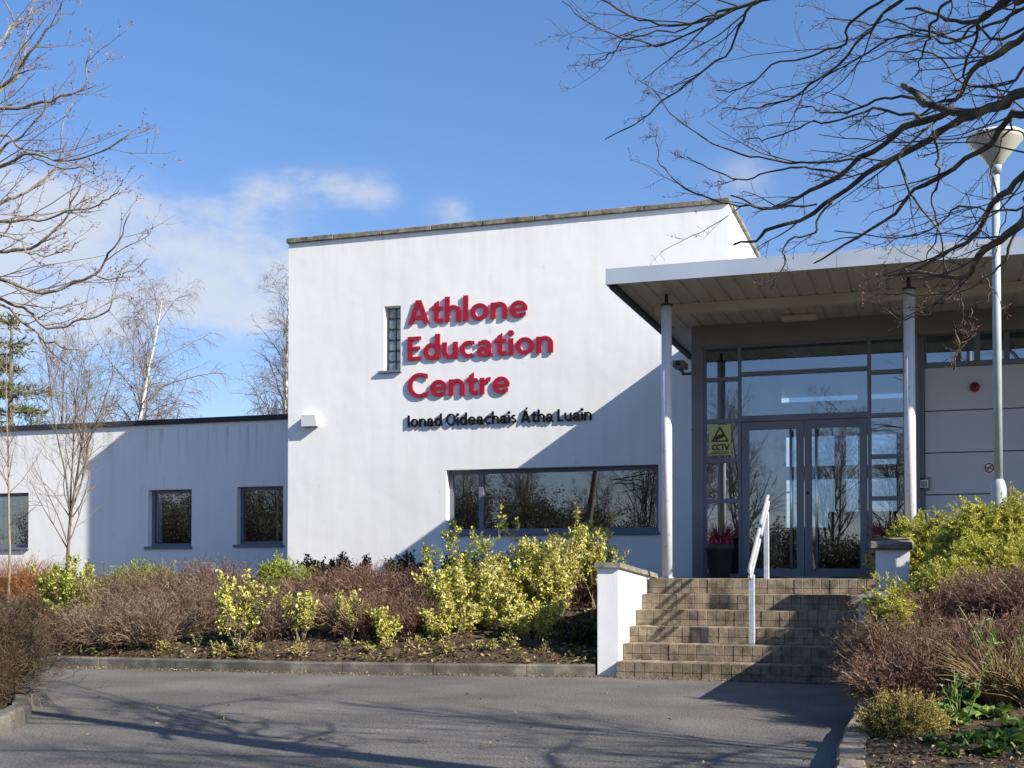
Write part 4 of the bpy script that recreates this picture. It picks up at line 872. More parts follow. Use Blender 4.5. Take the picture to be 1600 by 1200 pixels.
add([(1250, 400), (1100, 360), (1000, 400), (880, 420), (760, 460), (660, 470)], 7, 2, 6.3, 7.4)
add([(1300, 350), (1150, 330), (1000, 380), (900, 370), (830, 365)], 7, 2, 6.3, 7.4)
add([(1290, 420), (1180, 520), (1200, 610), (1270, 720), (1320, 850), (1380, 960), (1370, 1080)], 6, 2.5, 6.2, 6.6)
add([(1290, 440), (1300, 560), (1310, 650), (1290, 800), (1270, 900)], 6, 2.5, 6.2, 6.6)
add([(1560, 400), (1530, 480), (1500, 620), (1530, 740), (1500, 900)], 5, 2, 5.8, 6.2)
add([(950, 680), (920, 720), (880, 800), (795, 825), (780, 920), (745, 975)], 5, 2.5, 6.9, 7.2)
add([(1700, -80), (1480, 40), (1420, 160), (1400, 280), (1330, 340)], 9, 3, 5.4, 6.2)
add([(1800, -60), (1520, 60), (1400, 130), (1220, 90), (1080, 75), (930, 60)], 8, 2, 5.6, 7.0)
add([(1900, 150), (1640, 200), (1560, 270), (1420, 290), (1300, 200), (1180, 170), (1040, 210)], 8, 2, 5.4, 6.9)
add([(1700, 60), (1520, 120), (1440, 90), (1340, 150), (1260, 110), (1150, 140), (1020, 200), (900, 290), (780, 330)], 7, 2, 5.6, 7.2)
add([(1600, 700), (1560, 820), (1520, 900), (1440, 960), (1300, 990), (1180, 1000), (1130, 990)], 7, 2.5, 5.6, 6.2)
add([(1400, 940), (1380, 990), (1390, 1040), (1360, 1090), (1380, 1160), (1360, 1250)], 5, 3, 6.0, 6.2)
add([(1470, 930), (1480, 1000), (1410, 1060), (1440, 1130), (1350, 1150)], 4, 2, 6.0, 6.2)
add([(1380, 1010), (1290, 1040), (1250, 1080), (1160, 1060), (1110, 1050)], 4, 2, 6.0, 6.4)
add([(1800, 500), (1640, 620), (1590, 700), (1480, 720), (1380, 700), (1290, 770), (1150, 800), (960, 780)], 7, 2, 5.4, 6.8)
TRX, TRY = 2.75, 5.0
j = P(860 + 2050 / 2.1622, 200 / 2.1622, 5.0)
limb_tree('bare_tree', (TRX, TRY, .3), 'large bare tree reaching in from the right over the canopy with mossy limbs', LR,
          [(TRX, TRY, .1), (TRX - .03, TRY + .02, 1.2), (TRX - .1, TRY + .05, 2.4), (j[0] + .1, j[1], 3.1), (j[0] + .02, j[1] + .1, 3.9), (j[0] - .2, j[1] + .3, 5.2), (j[0] - .1, j[1] + .2, 7.2)], [.17, .15, .13, .12, .10, .075, .02],
          M['barkmoss'], M['twig'], .0014, (3.4, 4, 3), .011, (-.35, .12, -.02),
          [([(2.5, 5.2, -3.9), (1.6, 5.4, -4.6), (.6, 5.2, -5.0), (-.6, 5.6, -5.3)], .055, .012, .010), ([(2.4, 5.3, -4.4), (2.0, 6.0, -5.2), (1.6, 6.8, -5.7), (.8, 7.6, -6.2)], .048, .010, .010),
           ([(2.5, 5.2, -4.2), (3.2, 5.0, -4.9), (4.2, 5.2, -5.4), (5.4, 5.0, -5.9)], .048, .010, .010), ([(2.45, 5.25, -4.9), (3.0, 5.9, -5.7), (3.6, 6.6, -6.1), (4.4, 7.4, -6.4)], .048, .010, .010),
           ([(2.5, 5.1, -3.6), (1.9, 4.5, -4.3), (1.2, 4.0, -4.8), (.4, 3.7, -5.2)], .048, .010, .010), ([(2.4, 5.3, -5.2), (1.7, 5.0, -6.0), (1.0, 4.7, -6.5), (.2, 4.6, -6.9)], .048, .010, .010),
           ([(2.72, 5.0, -2.6), (3.4, 5.4, -3.2), (4.4, 5.8, -3.7), (5.6, 5.9, -4.3)], .055, .012, .010), ([(2.74, 5.0, -2.3), (3.2, 5.7, -2.9), (3.9, 6.2, -3.3), (4.7, 6.9, -3.6)], .055, .012, .010),
           ([(2.74, 5.0, -2.0), (3.4, 5.1, -2.5), (4.3, 5.4, -2.9), (5.2, 5.6, -3.2)], .048, .010, .010), ([(2.7, 5.0, -2.9), (3.3, 5.3, -3.6), (4.0, 5.9, -4.1), (4.6, 6.4, -4.6)], .055, .012, .010),
           ([(2.7, 5.0, -2.4), (3.6, 5.7, -2.9), (4.8, 6.1, -3.3), (6.2, 6.4, -3.9)], .045, .010, .010),
           ([(2.5, 5.1, -4.4), (1.9, 5.7, -4.9), (1.2, 6.6, -5.2), (.6, 7.2, -5.4)], .045, .010, .010),
           ([(2.6, 5.1, -3.4), (3.4, 4.5, -3.9), (4.2, 4.1, -4.3), (5.2, 3.9, -4.7)], .048, .010, .010), ([(2.4, 5.3, -5.8), (2.6, 5.9, -6.6), (3.2, 6.2, -7.3), (3.6, 6.8, -7.8)], .048, .010, .010)])
c1 = lambda *q: [(x / 2.4, y / 2.4) for x, y in q]
LR = []
def addl(q, w0, w1, s0=9.6, s1=9.2): LR.append((dep(c1(*q), s0, s1), w0 * .6, w1 * .7, .012))
addl([(-500, 500), (-200, 440), (0, 415), (100, 395), (200, 375), (280, 345), (322, 270), (340, 190)], 12, 2)
addl([(-400, 640), (-150, 640), (0, 612), (130, 580), (260, 600), (380, 570), (500, 488)], 10, 2, 9.8, 9.0)
addl([(-400, 760), (-100, 650), (0, 580), (60, 520), (150, 430), (180, 330)], 9, 2)
addl([(-450, 880), (-200, 850), (0, 772), (120, 710), (200, 620), (245, 480), (270, 380)], 10, 2, 9.6, 9.9)
addl([(-450, 830), (-100, 820), (0, 832), (120, 830), (250, 790), (390, 765), (450, 705)], 10, 2, 9.6, 9.0)
addl([(-450, 1010), (-150, 985), (0, 942), (130, 905), (220, 850), (285, 750), (312, 640)], 13, 2)
addl([(-400, 1000), (-100, 1020), (0, 1048), (150, 1095), (300, 1060), (400, 980), (440, 895), (490, 795)], 13, 2, 9.6, 8.9)
addl([(200, 1090), (340, 1040), (430, 1045), (560, 970)], 5, 2, 9.0, 8.8)
addl([(-400, 1050), (-100, 1090), (0, 1120), (80, 1160), (190, 1225), (300, 1205), (390, 1165), (435, 1100)], 13, 2, 9.6, 9.2)
addl([(-400, 600), (-150, 430), (0, 330), (70, 260), (150, 150), (215, 70), (230, 5)], 11, 2)
addl([(-300, 400), (-100, 280), (0, 180), (60, 90), (120, 40), (150, -20)], 9, 2, 9.6, 10)
addl([(-300, 300), (-60, 200), (30, 120), (40, 60), (10, -20)], 8, 2, 9.4, 9.8)
addl([(-300, 560), (-80, 450), (40, 310), (90, 210), (100, 100), (130, 20)], 8, 2, 9.9, 10)
addl([(-300, 700), (0, 510), (80, 560), (180, 620), (300, 630), (350, 640)], 7, 2, 9.8, 9.3)
addl([(-300, 1180), (0, 1150), (120, 1240), (200, 1290), (300, 1320), (330, 1330)], 8, 2, 9.6, 9.6)
addl([(-300, 900), (0, 870), (100, 940), (200, 960), (330, 890)], 7, 2, 9.3, 9.4)
t0 = P(-330, 1090, 9.7)
limb_tree('bare_tree', (t0[0], t0[1], 0), 'bare tree with red buds reaching in at the left edge', LR, [(t0[0], t0[1], 0), (t0[0] + .05, t0[1], 1.8), tuple(P(-300, 440, 9.6)), tuple(P(-280, 200, 9.6)), tuple(P(-270, -200, 9.7))], [.11, .095, .08, .06, .02],
          M['barkpale'], M['twigred'], .0013, (3.6, 4, 2), .020, (.3, .1, .12))

def tree(name, base, label, h, m_tr, m_tw, r0, lean=(0, 0, 0), n1=26, spread=(40, 60), droop=-.05, sub=(7, 5), crown=(.25, 1.0), lf=(.28, .5), sides=5, group=None, rmin=.004, tipbias=None, forks=0, fr0=.08):
    o = thing(name, base, label, 'tree', group); base = np.array(base, float)
    Pt, Rt = grow(base[None], np.array([[lean[0], lean[1], 1.0]]), np.array([h]), np.array([r0]), 14, .035, (0, 0, .06), .12)
    b = MB(); b.tubes(Pt, Rt, 9)
    if forks:
        S, D, L, r = spawn(Pt, Rt, forks, fr0, fr0 + .27, (15, 30), (.6, .8), .75, (0, 0, .3)); Pf, Rf = grow(S, D, L, r, 14, .06, (0, 0, .1), .15); b.tubes(Pf, Rf, 8); Pt = np.concatenate([Pt, Pf]); Rt = np.concatenate([Rt, Rf])
    b.build('trunk', m_tr, o, True)
    c = MB(); S, D, L, r = spawn(Pt, Rt, n1, crown[0], crown[1], spread, lf, .5, (0, 0, .25)); r = np.clip(r, rmin * 1.6, .06)
    P1, R1 = grow(S, D, L, r, 8, .12, (0, 0, droop * .3 + .02), .3); c.tubes(P1, R1, sides)
    S, D, L, r = spawn(P1, R1, sub[0], .2, 1, (30, 60), (.3, .6), .55, (0, 0, .1)); P2, R2 = grow(S, D, L, np.clip(r, rmin, .03), 6, .16, (0, 0, droop), .4); c.tubes(P2, R2, 4)
    S, D, L, r = spawn(P2, R2, sub[1], .2, 1, (25, 60), (.35, .75), .6); P3, R3 = grow(S, D, L, np.clip(r, rmin * .7, .012), 5, .18, (0, 0, droop * 2.2), .6); c.tubes(P3, R3, 3)
    c.build('crown', m_tw, o, True); return o
tree('bare_tree', (5.4, 6.1, .3), 'slim bare tree in the right bed just out of the picture', 6.2, M['bark'], M['twig'], .065, (-.03, 0, 0), 20, (28, 52), .03, (5, 4), (.3, .97), (.28, .46), rmin=.0032, forks=2, fr0=.2)
tree('bare_tree', (4.6, 4.3, .3), 'slim bare tree in the right bed nearest the camera', 5.8, M['bark'], M['twig'], .06, (.02, 0, 0), 20, (28, 52), .03, (5, 4), (.3, .97), (.28, .46), rmin=.0032, forks=2, fr0=.2)
def atP(px, py, s, z): q = P(px, py, s); return (q[0], q[1], z)
# birches and others behind the low wing
tree('birch_tree', atP(182, 700, 34, .5), 'tall leaning white birch rising behind the low wing roof', 8.3, M['birchbark'], M['birchtwig'], .105, (.12, 0, 0), 46, (28, 52), -.16, (9, 8), (.22, .97), (.26, .44), rmin=.0052)
tree('birch_tree', atP(447, 700, 34, .5), 'white birch beside the left edge of the tall block', 8.2, M['birchbark'], M['birchtwig'], .10, (-.01, 0, 0), 46, (25, 45), -.05, (9, 8), (.2, .97), (.22, .36), rmin=.0052)
tree('bare_tree', atP(400, 700, 36, .5), 'small bare tree close left of the birch by the tall block', 4.9, M['twig'], M['birchtwig'], .08, (.06, 0, 0), 26, (25, 50), .02, (6, 5), (.2, .97), (.25, .4), rmin=.0052)
tree('bare_tree', atP(110, 700, 32, .5), 'bare multi stemmed tree behind the low roof left of the leaning birch', 5.8, M['twig'], M['birchtwig'], .08, (.02, 0, 0), 22, (25, 45), .03, (6, 5), (.2, .97), (.28, .45), rmin=.0052, forks=2)
tree('bare_tree', atP(232, 700, 36, .5), 'low twiggy tree behind the roof right of the leaning birch', 4.6, M['twig'], M['birchtwig'], .07, (.14, 0, 0), 24, (30, 60), -.03, (6, 5), (.2, .97), (.3, .5), rmin=.0052)
tree('bare_tree', atP(1640, 500, 40, .5), 'bare tree far behind the porch at the right edge', 10.5, M['twig'], M['birchtwig'], .14, (0, 0, 0), 30, (15, 35), .05, (6, 4), (.3, .97), (.3, .5), rmin=.007, forks=3)
# young trees in the bed before the low wing
zb_ = lambda x, y: float(bed_z(x, y))
def bedpt(px, s):
    q = P(px, 900, s); return (q[0], q[1], zb_(q[0], q[1]))
tree('young_tree', bedpt(104, 17.5), 'young bare grey tree with upright stems before the low wing', 3.5, M['bark'], M['twigred'], .028, (0, 0, 0), 22, (28, 50), .06, (6, 4), (.2, .95), (.22, .40), rmin=.0026, forks=3, fr0=.28)
tree('birch_sapling', bedpt(12, 17), 'slender pale birch sapling at the left edge before the low wing', 3.9, M['stem'], M['twigred'], .021, (.075, 0, 0), 24, (40, 65), -.02, (5, 4), (.3, .97), (.16, .3), rmin=.0022)

# conifer at the left behind the roof
def conifer(px, s, h, label):
    base = np.array(atP(px, 700, s, .5)); o = thing('pine_tree', base, label, 'tree')
    b = MB(); b.cyl(base, base + np.array([.05, 0, h]), .15, .03, 9); b.build('trunk', M['bark'], o, True)
    f = MB(); w = MB(); k = 0
    for z in np.arange(1.6, h, .55):
        L = (1 - (z / h) ** 1.3) * 2.1 + .25
        for a in rng.random(6) * 6.28:
            S = base + np.array([0, 0, z + rng.normal() * .1]); D = np.array([[math.cos(a), math.sin(a), .12]]); Pb, Rb = grow(S[None], D, np.array([L * (.7 + .4 * rng.random())]), np.array([.03]), 8, .07, (0, 0, -.01), .3); w.tubes(Pb, Rb, 4)
            n = int(230 * L / 2); t = (.3 + .7 * rng.random(n)) * 6.99; i = t.astype(int); fr = (t - i)[:, None]; C = Pb[0, i] * (1 - fr) + Pb[0, np.clip(i + 1, 0, 7)] * fr + rng.normal(size=(n, 3)) * np.array([.13, .13, .05])
            D2 = norm(Pb[0, -1] - Pb[0, 0]) + rng.normal(size=(n, 3)) * .6; f.leaves(C, D2, rng.normal(size=(n, 3)), .16 + .1 * rng.random(n), np.full(n, .03), .2)
    br_ = w.build('branches', M['bark'], o, True); br_['kind'] = 'stuff'; f.build('foliage', M['conifer'], o); return o
conifer(14, 30, 6.6, 'dark conifer behind the low roof at the left edge')
conifer(-75, 31, 7.0, 'conifer beyond the low wing just past the left edge')

# ---- shrubs
def twig_shrub(base, w, h, label, m, n=260, name='bare_shrub', depth=None, group=None, per=(5, 4), r=.0042, cat='shrub', ang=48, wob=.14):
    """dome of fine bare twigs"""
    o = MB(); base = np.array(base, float); d = depth or w
    a = rng.random(n) * 6.28; rr_ = np.sqrt(rng.random(n)); S = base + np.stack([np.cos(a) * rr_ * w * .30, np.sin(a) * rr_ * d * .30, np.zeros(n)], 1)
    th = np.radians(rr_ * ang); D = np.stack([np.cos(a) * np.sin(th), np.sin(a) * np.sin(th), np.cos(th)], 1) + rng.normal(size=(n, 3)) * .12
    L = h * (.62 + .4 * rng.random(n)); P1, R1 = grow(S, D, L, np.full(n, r), 7, wob, (0, 0, -.01), .5); o.tubes(P1, R1, 3)
    S, D, L, q = spawn(P1, R1, per[0], .25, 1, (25, 60), (.22, .42), .75); P2, R2 = grow(S, D, L, q, 5, .2, (0, 0, .02), .6); o.tubes(P2, R2, 3)
    S, D, L, q = spawn(P2, R2, per[1], .2, 1, (25, 65), (.3, .6), .8); P3, R3 = grow(S, D, L, np.clip(q, .0014, 1), 4, .2, (0, 0, .03), .7); o.tubes(P3, R3, 3)
    ob = o.build(name, m); return tag(ob, label, cat, group)
def leaf_shrub(base, w, h, label, m, stems=16, n2=5, leafn=9, lsize=.05, name='variegated_shrub', lean=(0, 0), sparse=.25, group=None, cat='shrub', mstem=None, spreadang=32, clump=.05):
    base = np.array(base, float); o = thing(name, base, label, cat, group)
    a = rng.random(stems) * 6.28; rr_ = np.sqrt(rng.random(stems)); S = base + np.stack([np.cos(a) * rr_ * w * .14, np.sin(a) * rr_ * w * .14, np.zeros(stems)], 1)
    th = np.radians(rr_ * spreadang); D = np.stack([np.cos(a) * np.sin(th) + lean[0], np.sin(a) * np.sin(th) + lean[1], np.cos(th)], 1)
    P1, R1 = grow(S, D, h * (.40 + .58 * rng.random(stems)), np.full(stems, .007), 8, .14, (0, 0, .04), .4); b = MB(); b.tubes(P1, R1, 5)
    S, D, L, q = spawn(P1, R1, n2, sparse, 1, (30, 70), (.22, .42), .6, (0, 0, .18)); P2, R2 = grow(S, D, L, np.clip(q, .002, 1), 6, .14, (0, 0, .12), .5); b.tubes(P2, R2, 4)
    b.build('stems', mstem or M['stem'], o, True)
    f = MB()
    for Pn, t0, ln in ((P1, .4, leafn * 2), (P2, .2, leafn)):
        k = len(Pn); idx = np.repeat(np.arange(k), ln); t = (t0 + (1 - t0) * rng.random(len(idx)) ** .7) * (Pn.shape[1] - 1) * .999; i = t.astype(int); fr = (t - i)[:, None]
        C = Pn[idx, i] * (1 - fr) + Pn[idx, i + 1] * fr + rng.normal(size=(len(idx), 3)) * clump * .4; T = norm(Pn[idx, i + 1] - Pn[idx, i])
        D2 = norm(T * .5 + rng.normal(size=(len(idx), 3)) * .8 + np.array([0, 0, .15])); l = lsize * (.6 + .7 * rng.random(len(idx)))
        f.leaves(C, D2, rng.normal(size=C.shape) * .6 + np.array([0, 0, 1.0]), l, l * .62, .2)
    f.build('foliage', m, o); return o
def spray_shrub(base, w, d, h, label, m, n=900, slen=.3, name='juniper_shrub', needle=(.028, .008), per=16, group=None, flat=.35, lean=(0, 0, 0)):
    """mound of feathery sprays, uneven outline"""
    base = np.array(base, float); o = thing(name, base, label, 'shrub', group)
    a = rng.random(n) * 6.28; u = rng.random(n); el = np.arcsin(u * .98); rad = .45 + .55 * rng.random(n) ** .5
    lump = 1 + .12 * np.sin(a * 3 + base[0] * 3) + .09 * np.sin(a * 7 + el * 5) + .05 * rng.normal(size=n)
    dirv = np.stack([np.cos(a) * np.cos(el), np.sin(a) * np.cos(el), np.sin(el)], 1)
    S = base + dirv * (rad * lump)[:, None] * np.array([w / 2, d / 2, h]) * .88
    out = norm(dirv * np.array([1, 1, flat]) + rng.normal(size=(n, 3)) * .35 + np.asarray(lean)); out[:, 2] += .02
    P1, R1 = grow(S - out * slen * .3, out, slen * (.6 + .8 * rng.random(n)), np.full(n, .003), 6, .12, (0, 0, .03), .4)
    b = MB(); b.tubes(P1, R1, 3)
    # main branches from the root
    k = 60; q = rng.integers(0, n, k); Pm = np.stack([base + (S[q] - base) * t + np.array([0, 0, .12 * h * math.sin(t * 3.1)]) for t in np.linspace(0, 1, 6)], 1); b.tubes(Pm, np.full((k, 6), .007), 4)
    b.build('stems', M['twig'], o, True)
    idx = np.repeat(np.arange(n), per); t = rng.random(len(idx)) * 4.99; i = t.astype(int); fr = (t - i)[:, None]
    C = P1[idx, i] * (1 - fr) + P1[idx, i + 1] * fr; T = norm(P1[idx, i + 1] - P1[idx, i]); D2 = norm(T + rng.normal(size=C.shape) * .65)
    l = needle[0] * (.7 + .9 * rng.random(len(idx))); f = MB(); f.leaves(C, D2, rng.normal(size=C.shape) + np.array([0, 0, 1.0]), l * 1.6, np.full(len(l), needle[1]) * (1 + rng.random(len(l))), .1)
    f.build('foliage', m, o); return o
def at_base(px, s, z=None):
    q = P(px, 900, s); return (q[0], q[1], zb_(q[0], q[1]) - .02 if z is None else z)
PXM = lambda s: s / F     # metres per photo pixel at depth s
def top_h(py, s, base): return P(800, py, s)[2] - base[2]

brown = [ # front row
 (175, 13.85, 110, 930, 'tangled brown shrub near the kerb right of the yellow green shrub', False, 300),
 (235, 13.75, 100, 935, 'grey brown tangled shrub in the front row below the left low window', False, 280),
 (420, 13.7, 90, 925, 'brown bare shrub in the front row beside the lone yellow shrub', False, 260),
 (565, 13.6, 100, 915, 'red brown bare shrub in the front row behind the thin yellow stems', True, 300),
 (640, 13.6, 90, 920, 'red brown bare shrub in the front row left of the big yellow group', True, 280),
 (105, 14.0, 90, 945, 'low maroon shrub in the front row left of the yellow green shrub', True, 240), # px, s, width px, top py, label, reddish
 (60, 15.4, 120, 918, 'dark maroon bare shrub low at the left end of the bed', True, 260),
 (190, 15.0, 120, 885, 'brown bare shrub right of the yellow green shrub', False, 320),
 (265, 15.6, 140, 873, 'tallest brown bare shrub in front of the left low window', False, 340),
 (345, 15.6, 140, 868, 'brown bare shrub below the window next to the tall block', False, 340),
 (300, 14.5, 120, 905, 'tangled brown shrub near the kerb behind the fallen leaves', False, 300),
 (430, 15.2, 110, 898, 'brown bare shrub behind the two thin yellow shrubs', False, 280),
 (510, 15.2, 130, 882, 'red brown bare shrub below the left part of the white wall', True, 340),
 (585, 15.3, 140, 872, 'red brown bare shrub under the crimson sign', True, 340),
 (645, 15.0, 110, 888, 'red brown bare shrub touching the big yellow shrubs', True, 300),
 (500, 14.4, 100, 925, 'small tangled brown shrub near the kerb beside bare stems', False, 240),
 (900, 15.2, 90, 868, 'red stemmed bare shrub between yellow bush and stair wall', True, 120)]
for (px, s, wp, ty, lab, red, n) in brown:
    s += .95
    b0 = at_base(px, s); h = top_h(ty, s, b0); twig_shrub(b0, wp * PXM(s) * 1.02, max(h, .3), lab, M['shrubtwigred'] if red else M['shrubtwig'], n, group='bare brown shrubs in the long bed')
for (px, s, wp, ty, lab) in ((58, 17.5, 50, 868, 'orange brown shrub against the sunlit low wall'), (8, 17.2, 46, 872, 'orange brown shrub at the foot of the birch sapling')):
    b0 = at_base(px, s); twig_shrub(b0, wp * PXM(s), top_h(ty, s, b0), lab, M['shrubtwigorange'], 140, ang=14)

yel = [ # px, s, w px, top, label, stems, n2, leafn, mat
 (112, 15.70, 100, 868, 'yellow green shrub at the foot of the young bare tree', 18, 6, 9, 'leafgreenyellow'),
 (374, 14.35, 66, 897, 'lone bright yellow shrub standing near the kerb', 15, 5, 11, 'leafyellow'),
 (468, 14.40, 46, 915, 'thin yellow shrub with bare lower stems right of the lone bright one', 8, 4, 8, 'leafyellow'),
 (543, 14.35, 54, 898, 'thin yellow shrub with pale crossing stems before the red brown shrubs', 8, 4, 7, 'leafyellow'),
 (603, 14.05, 46, 948, 'knee high yellow shrub left of the big yellow bushes', 9, 4, 8, 'leafyellow'),
 (732, 15.40, 90, 812, 'tall loose yellow shrub before the left end of the long window', 12, 5, 7, 'leafgreenyellow'),
 (705, 14.90, 100, 870, 'broad yellow shrub at the left of the big group', 20, 6, 9, 'leafyellow'),
 (790, 15.20, 110, 858, 'dense yellow shrub below the long window', 24, 6, 10, 'leafyellow'),
 (860, 15.05, 110, 838, 'dense yellow shrub right in the big group', 24, 6, 10, 'leafyellow'),
 (874, 15.60, 36, 782, 'upright yellow spike rising before the long window', 7, 5, 12, 'leafyellow'),
 (935, 15.90, 72, 812, 'rounded yellow shrub just behind the stair wall', 16, 6, 11, 'leafyellow'),
 (700, 14.25, 110, 935, 'low yellow shrub in front of the big group at its left', 14, 5, 9, 'leafyellow'),
 (832, 14.10, 90, 925, 'low yellow shrub in front of the big group at its right', 14, 5, 10, 'leafyellow'),
 (770, 14.60, 80, 900, 'yellow shrub in the middle of the big group with bare foot', 14, 5, 10, 'leafyellow')]
for (px, s, wp, ty, lab, sn, n2, lf_, mk) in yel:
    b0 = at_base(px, s); h = top_h(ty, s, b0); w = wp * PXM(s)
    leaf_shrub(b0, w, h * 1.02, lab, M[mk], int(sn * 1.3), n2, int(lf_ * 2.8), .045, spreadang=math.degrees(math.atan(.5 * w / max(h, .2))) * 1.15, group='yellow variegated shrubs in the long bed')
tufts = [(240, 13), (365, 13), (470, 13), (610, 13), (770, 13), (130, 13.0), (192, 13.2), (282, 12.95), (335, 13.0), (402, 12.9), (540, 12.85), (578, 12.85), (656, 12.9), (742, 12.85), (795, 12.9), (700, 12.95), (845, 12.9)]
for i, (px, s) in enumerate(tufts):
    s = 14.35 - .0011 * px + .3 * random.random()
    q = P(px, 1000, s); y = max(q[1], kerb_y(q[0]) + .28 + .2 * random.random()); b0 = (q[0], y, zb_(q[0], y) - .01)
    leaf_shrub(b0, .20, .10 + .11 * random.random(), 'tiny yellow seedling shrub just behind the kerb', M['leafseed'], 6, 3, 4, .032, name='seedling_shrub', spreadang=42, group='seedlings along the kerb')
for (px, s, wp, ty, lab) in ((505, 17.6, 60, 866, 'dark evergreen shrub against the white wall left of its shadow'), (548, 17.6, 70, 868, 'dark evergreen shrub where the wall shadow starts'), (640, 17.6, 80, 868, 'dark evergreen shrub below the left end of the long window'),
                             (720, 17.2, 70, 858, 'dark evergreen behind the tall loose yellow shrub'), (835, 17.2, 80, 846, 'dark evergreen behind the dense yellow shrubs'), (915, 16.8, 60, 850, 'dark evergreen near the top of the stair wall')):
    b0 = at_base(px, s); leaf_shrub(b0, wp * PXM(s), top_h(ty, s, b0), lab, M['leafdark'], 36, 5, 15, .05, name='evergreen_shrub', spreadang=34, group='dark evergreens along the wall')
for (px, s, wp, ty, lab) in ((440, 16.6, 100, 872, 'lime green conifer bush at the corner of the tall block'), (205, 17.0, 80, 880, 'lime green conifer bush below the left low window'), (245, 17.3, 60, 884, 'small lime conifer beside the other under the left low window')):
    b0 = at_base(px, s); spray_shrub(b0, wp * PXM(s), .8, top_h(ty, s, b0), lab, M['juniperlime'], 900, .18, 'conifer_shrub', (.02, .007), 40)
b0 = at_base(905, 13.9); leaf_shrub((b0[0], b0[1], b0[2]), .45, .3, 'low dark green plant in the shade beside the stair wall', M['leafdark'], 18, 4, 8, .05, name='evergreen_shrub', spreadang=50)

# right bed
def rb(px, s):
    q = P(px, 900, s); return (q[0], q[1], float(rbed_z(q[0], q[1])) - .02)
jl = [(1548, 11.95, 1.15, .9, 786, 'golden juniper mound in front of the lamp post', 1500), (1462, 13.9, 1.5, 1.0, 800, 'golden juniper behind the white pier', 900), (1515, 12.5, .8, .9, 835, 'golden juniper close to the right side of the pier', 900), (1618, 11.9, 1.3, 1.0, 778, 'golden juniper at the right edge of the bed', 1300),
      (1548, 11.2, 1.2, .9, 846, 'lower golden juniper in front of the mound', 1100), (1502, 11.7, .5, .6, 890, 'juniper between the pier and the lower mound', 520), (1388, 9.95, .42, .36, 908, 'juniper sprays draping over the end of the low wall', 430), (1610, 11.0, 1.2, .9, 850, 'lower golden juniper at the right edge', 1000), (1440, 11.3, .75, .6, 925, 'juniper sprays hanging before the pier foot', 560), (1500, 11.0, 1.1, .9, 885, 'low golden juniper between the brown shrubs and the mound', 700)]
for (px, s, w, d, ty, lab, n) in jl:
    b0 = rb(px, s); h = top_h(ty, s, b0) * 1.02; spray_shrub(b0, w, d, h, lab, M['juniper'], int(n * 2.4), .15, 'juniper_shrub', (.017, .0055), 52, 'golden junipers right of the steps', .3)
br = [(1400, 8.95, .5, 1012, 'low red brown bare shrub behind the small golden shrub', 280), (1468, 8.95, .6, 992, 'low red brown bare shrub between the golden shrub and the tan grass', 300), (1575, 9.1, .75, 950, 'red brown bare shrub behind the tan grass clumps', 320),
      (1412, 9.75, .42, 945, 'red brown bare shrub hiding the end of the low wall', 330), (1372, 10.9, .4, 985, 'small red brown bare shrub pressed against the low wall', 160),
      (1440, 10.6, .7, 950, 'red brown bare shrub beside the steps right side', 300), (1490, 10.3, .9, 912, 'red brown bare shrub in front of the low junipers', 420), (1570, 10.2, 1.0, 885, 'tall red brown bare shrub before the golden junipers', 440), (1620, 10.0, 1.0, 878, 'red brown bare shrub at the right picture edge', 380),
      (1438, 9.4, .6, 985, 'low red brown bare shrub over the kerb end', 320), (1525, 9.2, .8, 975, 'low red brown bare shrub behind the leafy plants', 300)]
for (px, s, w, ty, lab, n) in br:
    b0 = rb(px, s); twig_shrub(b0, w, top_h(ty, s, b0), lab, M['shrubtwigred'], n, group='red brown shrubs right of the steps', r=.0034, per=(6, 5), wob=.17, ang=33)
b0 = rb(1412, 7.75); spray_shrub(b0, .52, .5, top_h(1092, 7.75, b0), 'small golden shrub beside the tan kerb', M['juniperold'], 800, .12, 'golden_shrub', (.012, .0038), 46, None, 1.2)
def rosette(base, n, L, W, label, m, name='leafy_plant', up=.7, seg_=5):
    base = np.array(base, float); b = MB()
    for i in range(n):
        a = i * 2.4 + rng.random() * .5; e = up * (.4 + .8 * rng.random()); D = np.array([math.cos(a), math.sin(a), e]); l = L * (.6 + .5 * rng.random()); Pn, _ = grow(base[None] + np.array([[0, 0, .01]]), D[None], np.array([l]), np.array([.01]), seg_ + 1, .06, (0, 0, -.16), .5)
        q = Pn[0]; T = norm(np.gradient(q, axis=0)); S = norm(np.cross(T, np.array([0, 0, 1.0]))); wv = W * np.array([.12, .45, .9, 1.0, .7, .05])[:, None] * (.8 + .4 * rng.random()); U = np.cross(S, T); crinkle = .22 * W * rng.normal(size=(6, 1))
        V = np.stack([q + S * wv * .5 + U * (wv * .22 + crinkle), q, q - S * wv * .5 + U * (wv * .22 - crinkle)], 1).reshape(-1, 3); fs = []
        for k in range(seg_): fs += [(k * 3, k * 3 + 1, k * 3 + 4, k * 3 + 3), (k * 3 + 1, k * 3 + 2, k * 3 + 5, k * 3 + 4)]
        b.add(V, np.array(fs))
    return tag(b.build(name, m, smooth=True), label, 'plant')
